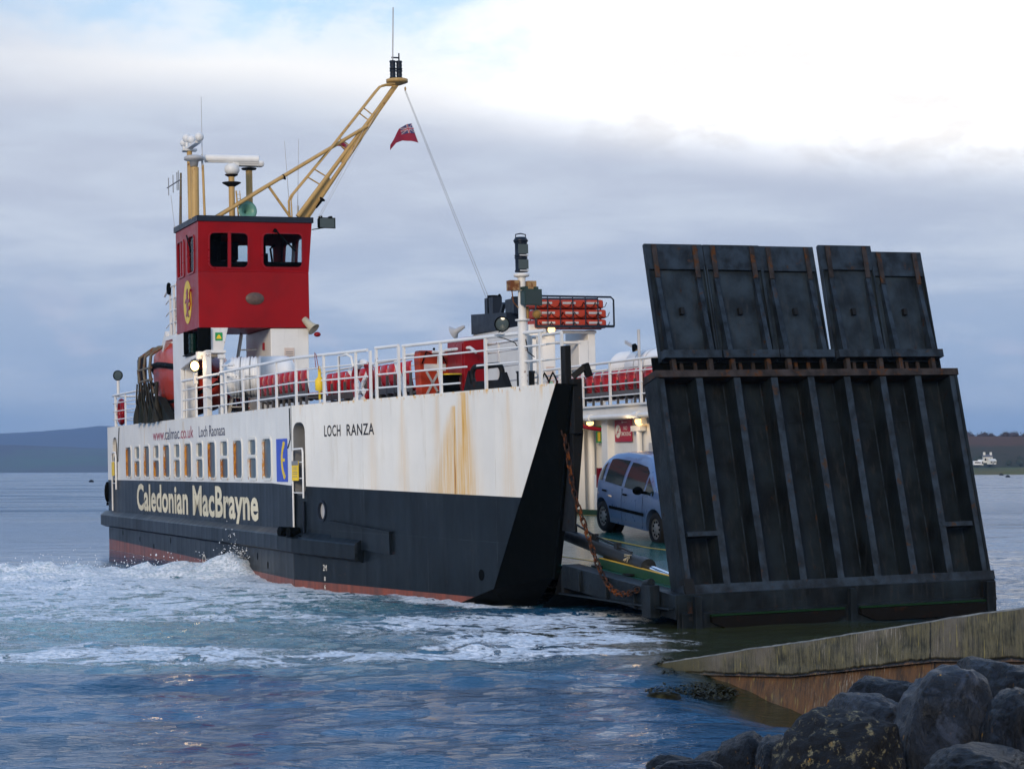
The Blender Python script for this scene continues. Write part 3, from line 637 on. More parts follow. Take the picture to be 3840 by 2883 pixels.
pD = pole('mast_post', (11.08, .25, 9.3), (11.15, .28, 11.06), .045, .03, TUBE)
m = MB(); m.cyl((11.2, .28, 10.88), (9.1, .3, 10.90), .018, seg=8)
for s, h in ((10.75, .28), (10.55, .26), (10.0, .26), (9.35, .26)): m.cyl((s, .29, 10.9 - h), (s, .29, 10.9 + h), .013, seg=6)
m.build('yagi_antenna', GREY, pD)
m = MB(); m.cyl((10.6, .2, 9.45), (10.1, .2, 10.55), .008, seg=6); m.cyl((10.6, .2, 9.4), (10.55, .2, 9.6), .025); m.build('whip_antenna', GREYL, ferry)
pF = pole('mast_post', (13.2, 1.26, zr), (13.2, 1.26, 10.75), .085)
m = MB(); m.lathe([(.09, 10.42), (.26, 10.52), (.26, 10.54), (.08, 10.54)], (13.2, 1.26, 0)); m.lathe([(.1, 10.70), (.18, 10.74), (.18, 10.76), (.02, 10.76)], (13.2, 1.26, 0))
m.build('mast_platform', BLACKM, pF)
m = MB(); m.lathe([(.0, 10.74), (.15, 10.76), (.21, 10.86), (.20, 10.98), (.12, 11.06), (0, 11.06)], (13.2, 1.28, 0)); m.box(13.1, 13.3, 1.28, 1.45, 10.88, 11.1)
m.build('radar_gearbox', WHITE, pF)
def scanner(c, ang, L, par):
    m = MB(); d = Vector((math.cos(ang), math.sin(ang), -.035)); a = Vector(c) - d * L / 2; b_ = Vector(c) + d * L / 2
    m.tube([a, b_], .10, 16, rr=[.115, .115]); m.quadbox(a + Vector((0, 0, -.09)), b_ + Vector((0, 0, -.09)), .10, .05); return m.build('radar_scanner', WHITE, par)
scanner((13.2, 1.28, 11.20), R(72), 1.50, pF)
pG = pole('mast_post', (12.3, 1.98, zr), (12.3, 1.98, 11.02), .095)
m = MB(); m.lathe([(0, 11.02), (.2, 11.04), (.22, 11.08), (.1, 11.1), (0, 11.1)], (12.3, 1.98, 0)); m.build('radar_gearbox', BLACKM, pG)
m = MB(); m.box(12.18, 12.42, 1.55, 2.42, 11.12, 11.32); m.build('radar_scanner', WHITE, pG, bevel=.08)
m = MB(); m.lathe([(.02, -.45), (.04, -.3), (.09, -.12), (.19, -.02), (.27, .0), (.27, .01), (.17, -.02), (.07, -.12), (.02, -.3), (0, -.3)], (13.6, 1.60, 9.72), (1, .1, .12), 30)
m.cyl((13.2, 1.6, 9.49), (13.2, 1.6, 9.66), .03); m.build('fog_horn', HORN, ferry)
m = MB(); m.cyl((13.3, 1.42, zr), (13.3, 1.36, 10.3), .022, seg=8); m.cyl((13.3, 1.52, zr), (13.3, 1.46, 10.3), .012, seg=8)
for z in np.arange(9.6, 10.3, .12): m.cyl((13.3, 1.39, z), (13.3, 1.49, z), .008, seg=6)
m.build('mast_steps', BUFF, ferry)
for t0, t1, z1 in ((2.90, 2.79, 11.75), (3.13, 3.20, 11.82)):
    m = MB(); m.cyl((13.2, t0, zr), (13.2, t0 + (t1 - t0) * .2, 9.49 + .45), .028); m.cyl((13.2, t0, 9.8), (13.2, t1, z1), .010, .006, 8); m.build('whip_antenna', GREYL, ferry)
m = MB(); m.sphere((12.2, .35, 9.72), .06, 10, (1, 1, .6)); m.cyl((12.2, .35, 9.49), (12.2, .35, 9.7), .02); m.quadbox((11.5, .3, 9.55), (10.9, .3, 9.75), .02, .02); m.build('gps_dome', WHITE, ferry)
# leaning mast with braces and ladder rail, masthead lanterns
m = MB(); top = Vector((13.83, 5.92, 13.38)); b0 = Vector((13.6, 3.10, 9.49))
d = (top - b0).normalized(); nrm = Vector((0, -d.z, d.y))
for sg_ in (-1, 1): m.tube([b0 + nrm * .13 * sg_ + Vector((.10 * sg_, 0, 0)), b0.lerp(top, .5) + nrm * .07 * sg_, top], .06, 10, rr=[.07, .055, .045])
m.add([b0 + nrm * .12, b0 - nrm * .12, b0.lerp(top, .30) - nrm * .09, b0.lerp(top, .30) + nrm * .09], [(0, 1, 2, 3)]); m.quadbox(b0.lerp(top, .42), top, .07, .14, nrm)
m.build('main_mast', BUFF, ferry)
jn = Vector((13.8, 5.03, 12.15))
m = MB()
for s in (12.0, 13.7):
    m.tube([(s, .70, zr), (s + (13.7 - s) * .55, 2.15, 10.4), jn], .05, 10)
m.tube([(13.65, 2.18, 10.42), (13.65, 2.84, zr)], .04, 8); m.tube([(12.3, 1.80, 10.15), (12.3, 2.2, zr)], .035, 8); m.build('mast_brace', BUFF, ferry)
m = MB(); lad = [(13.5, 2.82, zr), (13.5, 2.80, 10.02), (13.5, 2.86, 10.16), (13.6, 3.9, 11.4), (13.75, 5.28, 13.12), (13.78, 5.42, 13.28), (13.8, 5.60, 13.33), (13.8, 5.8, 13.34)]
m.tube(lad, .032, 8); m.tube([(p[0] + .25, p[1], p[2]) for p in lad], .02, 8)
for k_ in (.24, .30, .50, .53, .72, .76):
    p = b0.lerp(top, k_); ql = Vector((13.6, np.interp(p.z + .28, [10.16, 13.12], [2.86, 5.28]), p.z + .28)); m.tube([p, ql], .022, 6)
m.build('mast_ladder_rail', BUFF, ferry)
m = MB(); m.lathe([(.0, 13.34), (.10, 13.34), (.27, 13.40), (.31, 13.42), (.31, 13.50), (.0, 13.50)], (13.83, 5.93, 0), seg=30); m.build('masthead_platform', BUFF, ferry)
m = MB()
for dt, h0 in ((.07, 0), (-.12, .0)):
    for z in (13.52, 13.78): m.lathe([(.0, z), (.085, z), (.095, z + .04), (.075, z + .06), (.085, z + .12), (.075, z + .18), (.095, z + .22), (.085, z + .25), (0, z + .25)], (13.83, 5.93 + dt, 0), seg=18, sx=1.)
m.cyl((13.83, 6.0, 14.0), (13.83, 6.0, 14.25), .02); m.quadbox((13.83, 6.0, 14.12), (13.83, 5.78, 14.12), .03, .04); m.build('masthead_lantern', NAVY, ferry)
m = MB(); m.cyl((13.83, 5.80, 13.6), (13.83, 5.86, 15.55), .022, .018, 10); m.build('masthead_pole', GREYL, ferry)
m = MB(); m.sphere((13.83, 6.17, 13.25), .06, 10, (.5, .5, 1)); m.build('halyard_block', BUFF, ferry)
for p in ((2.7, 11.08, .06), (3.72, 10.05, .09)):
    pass
m = MB(); m.lathe([(.0, -.02), (.08, -.02), (.09, .0), (.04, .04), (.025, .28), (0, .28)], (13.7, 2.62, 10.66), (0, -.83, -.45)); m.lathe([(.0, -.02), (.085, -.02), (.09, .0), (.04, .04), (.025, .3), (0, .3)], (13.8, 3.68, 10.05), (0, -.6, -.8)); m.build('deck_floodlight', BLACK, ferry)
# halyards
HAL = [((13.83, 6.18, 13.2), (10.9, 9.75, 7.30)), ((13.83, 6.15, 13.2), (10.95, 9.65, 7.30))]
m = MB()
for a, b_ in HAL: m.tube([a, b_], .007, 5)
for a, b_ in (((13.83, 5.35, 12.62), (13.95, 3.55, 9.5)), ((13.83, 5.0, 12.2), (13.95, 3.5, 9.5))): m.tube([a, b_], .006, 5)
m.build('halyard', GREYL, ferry)
# floodlight on the roof corner, loudspeaker on the lower corner
def floodbox(name, c, rotz, w_, h_, d_, mat=BLACK, tilt=0.):
    M = Matrix.Translation(c) @ Matrix.Rotation(rotz, 4, 'Z') @ Matrix.Rotation(tilt, 4, 'Y')
    m = MB(); z0, z1 = -h_ / 2, h_ / 2; e = .8
    vs = [(0, -w_ / 2 * e, z0 * e), (0, w_ / 2 * e, z0 * e), (0, w_ / 2 * e, z1 * e), (0, -w_ / 2 * e, z1 * e), (d_, -w_ / 2, z0), (d_, w_ / 2, z0), (d_, w_ / 2, z1), (d_, -w_ / 2, z1)]
    m.add([M @ Vector(v) for v in vs], [(0, 1, 2, 3), (0, 4, 5, 1), (1, 5, 6, 2), (2, 6, 7, 3), (3, 7, 4, 0), (4, 5, 6, 7)])
    for y in (-.3, .3): m.box(0, d_ * .8, y * w_ - .03, y * w_ + .03, z1, z1 + .05, M)
    o = m.build(name, mat, ferry)
    m = MB(); m.box(d_ + .001, d_ + .006, -w_ / 2 * .88, w_ / 2 * .88, z0 * .84, z1 * .84, M); m.build('lens', LENS, o); return o
floodbox('roof_floodlight', (13.72, 3.74, 9.38), R(8), .50, .30, .22)
m = MB(); m.tube([(13.8, 3.36, 9.2), (13.85, 3.5, 9.22), (13.88, 3.74, 9.26)], .015, 6); m.build('lamp_bracket', BLACK, ferry)
m = MB(); ax = (.55, .55, -.75); m.lathe([(0, -.02), (.09, -.02), (.10, .12), (.11, .25), (.14, .32), (.185, .40), (.19, .41), (.16, .40), (.08, .33), (0, .32)], (13.80, 3.10, 6.70), ax); m.build('loudspeaker', CREAM, ferry)
m = MB(); m.sphere((13.95, 3.42, 6.28), .10, 10, (1, 1, .7)); m.build('alarm_sounder', RED2, ferry)
# lit deck floodlight near the sidelight, stern lamp
def roundlamp(name, c, ax, r, lit=None, mat=BLACK, par=None):
    m = MB(); m.lathe([(0, -.16), (r * .5, -.15), (r * .95, -.03), (r, 0), (r, .03), (r * .88, .03), (r * .88, .01)], c, ax, 22); o = m.build(name, mat, par or ferry)
    m = MB(); m.lathe([(0, .02), (r * .5, .018), (r * .86, .008)], c, ax, 20); m.build('lens', lit or LENS, o); return o
def bulb_light(p, e, rad=.08):
    l = bpy.data.lights.new('lamp_light', 'POINT'); l.energy = e; l.color = (1, .70, .38); l.shadow_soft_size = rad
    o = bpy.data.objects.new('lamp_light', l); scn.collection.objects.link(o); o.parent = ferry; o.location = p; return o
roundlamp('deck_lamp', (14.15, -.06, 5.42), (.75, -.65, -.1), .155, BULB); bulb_light((14.45, -.3, 5.40), 16)
m = MB(); m.box(14.0, 14.3, .0, .1, 5.6, 5.8); m.cyl((14.05, 0, 5.2), (14.05, .05, 5.7), .03); m.box(13.6, 13.75, 0, .1, 4.95, 5.25); m.build('lamp_bracket', WHITER, ferry)
m = MB(); m.cyl((1.5, .12, 5.0), (1.5, .12, 5.55), .05); m.build('lamp_post', WHITER, ferry); roundlamp('deck_lamp', (1.5, .12, 5.72), (.8, -.6, 0), .17)
# forward signal post by the bow
zb = 4.05; mp = (32.71, 2.18)
m = MB(); m.cyl((*mp, zb), (*mp, 5.35), .095); m.cyl((*mp, 5.35), (*mp, 6.25), .075); m.lathe([(.0, 5.34), (.14, 5.35), (.14, 5.38), (0, 5.39)], (*mp, 0)); m.lathe([(.06, 6.16), (.15, 6.19), (.15, 6.24), (.05, 6.25)], (*mp, 0)); sp = m.build('signal_post', WHITER, ferry)
m = MB(); m.box(mp[0] - .1, mp[0] + .1, mp[1] - .27, mp[1] - .08, 5.92, 6.11); m.box(mp[0] - .1, mp[0] + .1, mp[1] + .09, mp[1] + .26, 5.92, 6.10)
m.tube([(mp[0] + .05, mp[1] - .22, 5.92), (mp[0] + .06, mp[1] - .20, 5.70), (mp[0], mp[1] - .08, 5.6)], .012, 6); m.tube([(mp[0] + .05, mp[1] + .2, 5.92), (mp[0] + .05, mp[1] + .18, 5.75), (mp[0], mp[1] + .08, 5.65)], .012, 6)
m.build('junction_box', paint('rusty_box', (.35, .22, .10), .6, rust=.8, scale=5), sp)
m = MB()
for z in (6.27, 6.56): m.lathe([(0, z), (.13, z), (.135, z + .02), (.12, z + .04), (.12, z + .24), (.135, z + .26), (.13, z + .28), (0, z + .28)], (*mp, 0), seg=6)
m.lathe([(.13, 6.84), (.145, 6.86), (.10, 6.93), (0, 6.93)], (*mp, 0)); m.tube([(mp[0], mp[1] - .10, 6.9), (mp[0], mp[1] - .10, 6.98), (mp[0], mp[1], 7.0), (mp[0], mp[1] + .10, 6.98), (mp[0], mp[1] + .10, 6.9)], .012, 6)
lt = m.build('navigation_light', NAVY, sp)
for z in (6.30, 6.59): m = MB(); m.box(mp[0] + .118, mp[0] + .125, mp[1] - .10, mp[1] + .10, z + .02, z + .2); m.build('lens', LENS, sp)
m = MB()
for z in (6.285, 6.575): m.box(mp[0] + .10, mp[0] + .13, mp[1] - .07, mp[1] + .1, z - .005, z + .018)
m.build('light_bezel', GREYL, sp)
floodbox('bow_floodlight', (32.75, 2.27, 5.78), R(14), .40, .31, .20, paint('green_grey_lamp', (.02, .045, .04), .4))
m = MB(); m.cyl((32.72, 2.28, 5.4), (32.72, 2.28, 5.62), .03); m.sphere((32.7, 2.48, 5.48), .09, 12, (1, 1, 1)); m.build('lamp_bracket', paint('brass_fitting', (.30, .17, .04), .5, rust=.3), ferry)
roundlamp('bow_searchlight', (32.10, 2.0, 5.33), (.85, -.5, -.05), .15); m = MB(); m.cyl((32.05, 2.02, 5.1), (32.05, 2.02, 5.22), .03); m.box(31.9, 32.25, 1.9, 1.98, 5.13, 5.16); m.build('lamp_bracket', WHITER, ferry)
m = MB(); m.tube([(32.1, 1.95, 5.2), (31.9, 1.95, 5.1), (32.2, 2.0, 5.05), (32.5, 2.1, 4.95), (32.6, 2.15, 4.8)], .01, 5); m.tube([(32.8, 2.2, 5.0), (32.9, 2.2, 4.75), (33.1, 2.25, 4.65)], .01, 5); m.build('lamp_cable', BLACK, ferry)
m = MB(); m.cyl((33.55, 2.62, 4.05), (33.55, 2.62, 5.06), .035); m.cyl((32.3, 2.5, 4.0), (32.3, 2.5, 5.1), .03); m.cyl((32.4, 2.6, 4.0), (32.4, 2.6, 5.1), .03); m.box(32.2, 32.5, 2.3, 2.4, 4.85, 5.1); m.build('bow_rail_post', WHITER, ferry)
m = MB(); q_ = [(33.15, 2.35, 4.14), (33.2, 2.36, 4.25), (33.26, 2.38, 4.34), (33.34, 2.4, 4.25), (33.4, 2.41, 4.16), (33.46, 2.42, 4.26), (33.52, 2.44, 4.34), (33.6, 2.46, 4.24), (33.66, 2.47, 4.14)]
m.tube(q_, .018, 6); m.build('coiled_hose', BLACK, ferry)
# bow horn post, hook arm
m = MB(); m.box(33.62, 33.84, 2.56, 2.68, 3.9, 4.82); m.box(33.7, 34.05, 2.62, 2.80, 3.2, 4.2); m.quadbox((33.85, 2.70, 4.24), (33.98, 2.92, 4.44), .10, .11); m.quadbox((33.97, 2.90, 4.48), (33.97, 2.98, 4.24), .11, .12)
m.prism([(2.64, 3.9), (2.86, 3.86), (2.86, 3.2), (2.66, 1.4), (2.64, 1.4)], lambda a, b, c: (c, a, b), 33.3, 33.92); m.build('ramp_hook_arm', BLACKM, ferry, bevel=.01)
# fittings on the fore part of the near deck
m = MB(); ov = [onside(31.25 + 0)[1]]
def fairc(a, b, c): s = 31.35 + a; return (s - c * DT, (s - 23.84) * DT / DX + .10 + c, b)
m.tube([fairc(a, b, .05) for a, b in rrect(.05, 4.40, 1.02, .34, .15, 5)], .055, 10, closed=True)
m.prism([(-.72, 4.0), (.85, 4.0), (.62, 4.42), (.56, 4.24), (-.42, 4.24), (-.50, 4.5)], fairc, -.02, .12); m.build('fairlead', BLACKM, ferry)
m = MB(); m.lathe([(0, 4.0), (.30, 4.0), (.30, 4.12), (.20, 4.16), (.175, 4.30), (.19, 4.43), (.22, 4.46)], (29.75, 1.75, 0)); boll = m.build('mooring_bollard', BLACK, ferry)
m = MB(); m.lathe([(.20, 4.462), (.235, 4.462), (.235, 4.49), (0, 4.50)], (29.75, 1.75, 0)); m.build('bollard_rim', YELB, boll)
m = MB(); m.lathe([(0, 4.0), (.19, 4.0), (.17, 4.05), (.17, 4.36), (.19, 4.41), (0, 4.42)], (32.55, 1.95 + .33, 0)); m.build('mooring_bollard', BLACKM, ferry)

# ---- far-side casing tower and funnel
m = MB(); m.box(10.3, 15.0, 9.30, 10.10, 4.0, 6.50); m.build('funnel_casing', WHITE, ferry, bevel=.03)
m = MB(); m.prism([(10.4, 6.50), (13.4, 6.50), (13.4, 6.95), (10.4, 7.10)], A0, 9.24, 10.0); m.box(10.9, 11.6, 9.5, 9.8, 7.0, 7.55); m.box(12.9, 13.6, 9.4, 9.9, 6.9, 7.35)
m.quadbox((12.0, 9.6, 6.95), (12.3, 9.6, 7.3), .1, .1); m.build('funnel_top', NAVY, ferry)
for s, t, h in ((11.2, 9.65, 7.62), (13.2, 9.65, 7.42)): m = MB(); m.cyl((s, t, 6.9), (s, t, h), .16); m.build('exhaust_pipe', BLACK, ferry)
m = MB(); m.sphere((10.9, 9.75, 7.42), .16, 14, (.25, .5, 1.2)); m.sphere((11.0, 9.95, 7.50), .16, 14, (.25, .5, 1.2)); m.build('halyard_cleat', BLACK, ferry)
m = MB(); m.lathe([(0, 0), (.05, .0), (.09, .3), (.22, .42), (.23, .43), (.2, .41), (0, .3)], (9.9, 9.2, 6.78), (-.5, -.5, -.35)); m.build('fog_horn', GREYL, ferry)
m = MB(); m.box(15.003, 15.02, 9.80, 10.04, 4.55, 5.3); p2 = m.build('safety_poster', bpy.data.materials['poster_paper'], ferry)
m = MB(); m.box(15.021, 15.024, 9.82, 10.02, 4.58, 4.95); m.build('poster_panel', bpy.data.materials['poster_salmon'], p2)
m = MB(); m.box(15.025, 15.028, 9.85, 9.99, 4.64, 4.88); m.build('poster_symbol', PALEG, p2)
m = MB(); m.box(15.0, 15.12, 9.34, 9.62, 4.2, 5.5); m.box(15.0, 15.18, 9.4, 9.56, 4.5, 5.1); m.cyl((15.1, 9.36, 6.15), (15.1, 9.70, 6.15), .03); m.build('casing_cabinet', WHITE, ferry, bevel=.01)
roundlamp('casing_lamp', (15.16, 9.92, 6.34), (1, -.2, -.1), .12, BULB2, CREAM); bulb_light((15.6, 9.8, 6.3), 5)
# bridge arm to the box beyond, supporting the rack
m = MB(); m.cyl((14.9, 10.1, 6.28), (14.9, 11.4, 6.28), .045); m.cyl((14.9, 10.1, 5.98), (14.9, 10.9, 5.98), .045); m.box(13.2, 14.9, 11.15, 11.38, 5.20, 6.34); m.box(14.2, 14.92, 10.85, 11.15, 5.22, 6.05)
m.build('rack_bracket', WHITE, ferry, bevel=.02)
m = MB()
for t in (11.0, 11.25): m.cyl((14.0, t, 4.0), (14.0, t, 5.25), .05)
m.box(14.3, 14.5, 11.2, 11.5, 4.6, 4.8); m.build('rack_post', GREYL, ferry)
# rack of buoyant apparatus: dark cage carrying orange slabs
m = MB(); T0, T1, ZB, ZU = 9.42, 11.82, 6.43, 7.28
m.tube([(15.25, T0, ZB), (15.25, T0, ZU - .06), (15.25, T0 + .06, ZU), (15.25, T1 - .08, ZU - .02), (15.25, T1, ZU - .1), (15.25, T1, ZB)], .028, 8); m.tube([(14.3, T0, ZB), (14.3, T0, ZU), (14.3, T1 - .1, ZU), (14.3, T1, ZU - .1), (14.3, T1, ZB)], .028, 8)
m.box(15.2, 15.28, T0, T1, ZB - .04, ZB + .03); m.box(14.26, 14.34, T0, T1, ZB - .04, ZB + .03)
for t in np.linspace(T0 + .36, T1 - .5, 5): m.cyl((15.26, t, ZB), (15.26, t, ZU), .016, seg=8)
m.build('apparatus_rack', NAVY, ferry)

# ---- near-side ramp girders, cylinder, chain, ramp leaf and flaps
def zr_(s): return .78 - (s - 33.3) * .062
m = MB()
for t0, t1 in ((2.62, 2.98), (8.42, 8.78)):
    vs = []
    for s in (33.3, 38.15): vs += [(s, t0, zr_(s)), (s, t1, zr_(s)), (s, t1, zr_(s) - (.42 if s < 34 else .40)), (s, t0, zr_(s) - (.42 if s < 34 else .40))]
    m.add(vs, [(0, 1, 5, 4), (1, 2, 6, 5), (2, 3, 7, 6), (3, 0, 4, 7), (0, 3, 2, 1), (4, 5, 6, 7)])
for s in (34.2, 35.4, 36.6): m.box(s, s + .05, 2.56, 2.62, zr_(s) - .40, zr_(s) - .02)
m.box(33.4, 38.1, 2.50, 2.62, .30 - .06, .33 - .06)
m.box(37.25, 37.6, 2.42, 2.60, .08, .62); m.cyl((37.2, 2.52, .62), (37.45, 2.52, .66), .07)
m.box(38.16, 38.22, 2.7, 8.74, -.35, .18); m.box(38.1, 38.16, 2.66, 8.76, -.5, zr_(38))
for t in (2.95, 5.85, 8.55): m.box(38.22, 38.34, t - .06, t + .06, -.3, .46)
m.build('ramp_girder', RAMP, ferry, bevel=.008)
m = MB(); m.add([(33.3, 2.98, zr_(33.3) - .01), (38.1, 2.98, zr_(38.1) - .01), (38.1, 8.5, zr_(38.1) - .01), (33.3, 8.5, zr_(33.3) - .01)], [(0, 1, 2, 3)])
m.add([(33.3, 2.98, zr_(33.3) - .12), (38.1, 2.98, zr_(38.1) - .12), (38.1, 8.5, zr_(38.1) - .12), (33.3, 8.5, zr_(33.3) - .12)], [(3, 2, 1, 0)])
m.build('ramp_deck', GREEN, ferry, fix=False)
m = MB(); vs = []
for s in (33.9, 37.7): vs += [(s, 3.10, zr_(s)), (s, 3.16, zr_(s)), (s, 3.16, zr_(s) + .16), (s, 3.10, zr_(s) + .16)]
m.add(vs, [(0, 1, 5, 4), (1, 2, 6, 5), (2, 3, 7, 6), (3, 0, 4, 7), (0, 3, 2, 1), (4, 5, 6, 7)]); m.build('ramp_kerb', GREENK, ferry)
m = MB(); m.quadbox((33.95, 3.13, zr_(33.95) + .166), (37.7, 3.13, zr_(37.7) + .166), .062, .01); m.quadbox((33.4, 6.15, zr_(33.4)), (38.0, 6.15, zr_(38)), .11, .006); m.build('lane_line', YEL, ferry)
m = MB(); c0, c1 = Vector((31.3, 3.28, 1.36)), Vector((35.42, 3.28, .84)); d = (c1 - c0).normalized()
m.cyl(c0, c1, .125); m.cyl(c1 - d * .02, c1 + d * .28, .15); m.cyl(c0, c0 + d * .3, .15)
m.tube([c0 + Vector((.8, 0, .20)), c0.lerp(c1, .5) + Vector((0, 0, .19)), c1 + Vector((-.4, 0, .20))], .02, 6)
for k_ in (.25, .5, .75): p = c0.lerp(c1, k_); m.box(p.x - .06, p.x + .06, p.y - .05, p.y + .05, p.z + .1, p.z + .23)
cy = m.build('ramp_cylinder', paint('cylinder_grey', (.020, .024, .028), .42, spec=.2, rust=.2), ferry)
m = MB(); m.cyl(c1 + d * .25, c1 + d * 1.75, .06); m.build('piston_rod', CHROME, cy)
m = MB()
for i in range(10): a = random.random() * 6; m.tube([c1 + Vector((-.30 + random.uniform(-.08, .08), random.uniform(-.12, .02), .16)), c1 + Vector((-.30 + random.uniform(-.15, .15), -.14 - random.random() * .03, .02 + random.random() * .16))], .010, 5)
m.build('rope_lashing', paint('rope', (.30, .27, .19), .8), cy)
m = MB()
for s in (33.9, 35.3): m.box(s, s + .08, 3.2, 3.4, zr_(s), zr_(s) + .22); m.box(s - .15, s + .2, 3.02, 3.45, zr_(s), zr_(s) + .03)
m.build('cylinder_cradle', BLACKM, ferry)
# chain
cp = [(33.52, 2.56, 3.75), (33.60, 2.56, 3.45), (33.85, 2.56, 2.9), (34.03, 2.56, 2.30), (34.30, 2.56, 1.85), (34.54, 2.56, 1.58), (35.13, 2.56, .84), (35.5, 2.54, .58), (35.8, 2.52, .46), (36.2, 2.48, .40), (36.6, 2.47, .43), (37.2, 2.47, .56)]
cpv = [Vector(p) for p in cp]; seglen = [0]
for i in range(1, len(cpv)): seglen.append(seglen[-1] + (cpv[i] - cpv[i - 1]).length)
def along(t):
    i = max(1, min(len(seglen) - 1, int(np.searchsorted(seglen, t)))); k_ = (t - seglen[i - 1]) / (seglen[i] - seglen[i - 1]); return cpv[i - 1].lerp(cpv[i], k_)
m = MB(); pitch = .155; nl_ = int(seglen[-1] / pitch)
for i in range(nl_):
    a, b_ = along(i * pitch), along((i + 1) * pitch); c = (a + b_) / 2; d = (b_ - a).normalized()
    u = Vector((0, 1, 0)) if i % 2 else Vector((1, 0, 0)); x = (u - d * u.dot(d)).normalized(); L = .10; w_ = .042; pts = []
    for t in range(14):
        an = 2 * math.pi * t / 14; yy = math.cos(an) * w_; xx = math.sin(an) * w_ + (L - w_) * (1 if math.sin(an) >= 0 else -1) * min(1, abs(math.sin(an)) * 3)
        pts.append(c + d * xx + x * yy)
    m.tube(pts, .017, 6, closed=True)
m.build('ramp_chain', CHAIN, ferry)
# ramp leaf: plate with deep ribs, leaning back towards the ship
lb, lt_ = Vector((38.02, 0, .52)), Vector((37.12, 0, 4.17)); T0, T1 = 2.84, 8.79
ld = (lt_ - lb); Lh = ld.length; ld.normalize(); ln = Vector((ld.z, 0, -ld.x))      # outward normal, towards the bow
def leaf(t, h, c): p = lb + ld * h + ln * c; return (p.x, t, p.z)
def lbox(m, t0, t1, h0, h1, c0, c1, f=leaf): m.add([f(t, h, c) for t in (t0, t1) for h in (h0, h1) for c in (c0, c1)], [(0, 1, 3, 2), (4, 6, 7, 5), (0, 4, 5, 1), (2, 3, 7, 6), (0, 2, 6, 4), (1, 5, 7, 3)])
m = MB(); lbox(m, T0 + .02, T1 - .02, .02, Lh - .02, -.46, -.42); lbox(m, T0, T0 + .05, 0, Lh, -.48, .02); lbox(m, T1 - .05, T1, 0, Lh, -.48, .02)
m.box(0, 0, 0, 0, 0, 0) if False else None
for h in (2.94,): lbox(m, T0 + .05, T1 - .05, h, h + .012, -.419, -.41)
lf_ = m.build('ramp_leaf', RAMP, ferry)
W = (T1 - T0)
for i in range(0, 9):
    t = T0 + .09 + i * (W - .18) / 8
    m = MB(); m.cur = 0; lbox(m, t - .058, t - .034, .06, Lh - .10, -.419, -.02); m.cur = 1; lbox(m, t - (.06 if i else .09), t + .065, .06, Lh - .10, -.02, .0); lbox(m, t - .075, t - .0585, .06, Lh - .10, -.419, -.405)
    m.build('rib', [RAMP, RAMPF], lf_)
m = MB(); lbox(m, T0 - .04, T1 + .04, -.05, .10, -.48, .06); lbox(m, T0 + .2, T0 + .82, .92, 1.00, -.2, .012); lbox(m, T1 - .82, T1 - .2, .92, 1.00, -.2, .012); m.build('bottom_beam', RAMPF, lf_)
m = MB(); lbox(m, T0 - .02, T1 + .02, Lh - .09, Lh + .03, -.48, .04); m.build('top_beam', RAMPR, lf_)
m = MB()
for t in (T0 + .05, T0 + .42, T1 - .42, T1 - .05): m = MB(); lbox(m, t - .05, t + .05, -.42, -.05, -.2, .06); m.build('hinge_bracket', BLACKM, lf_)
m = MB(); lbox(m, T0 - .02, T0 + .16, -.50, .2, -.1, .10); m.build('hinge_bracket', BLACKM, lf_)
TOEG = paint('toe_green', (.005, .024, .009), .4, spec=.1); TOER = paint('toe_brown', (.004, .0035, .003), .7, rust=.35, spec=.1, rc=(.025, .011, .006)); m = MB(); m.box(38.2, 38.30, 3.2, 5.7, .12, .15); m.box(38.2, 38.30, 6.0, 8.6, .12, .15); m.build('ramp_toe_plate', TOEG, ferry)
m = MB(); m.prism([(3.2, .02), (3.5, -.10), (5.4, -.10), (5.7, .02), (5.7, .11), (3.2, .11)], lambda a, b, c: (c, a, b), 38.225, 38.31); m.prism([(6.0, .02), (6.3, -.10), (8.3, -.10), (8.6, .02), (8.6, .11), (6.0, .11)], lambda a, b, c: (c, a, b), 38.225, 38.31); m.build('ramp_toe_plate', TOER, ferry)
for t in (3.0, 3.7, 4.4, 5.1, 6.5, 7.2, 7.9): m = MB(); m.box(38.05, 38.27, t, t + .3, -.55, -.14); m.build('ramp_toe_block', BLACKM, ferry)
m = MB(); m.box(38.0, 38.2, 8.5, 8.76, -.3, .45); m.build('ramp_side_block', BLACKM, ferry)
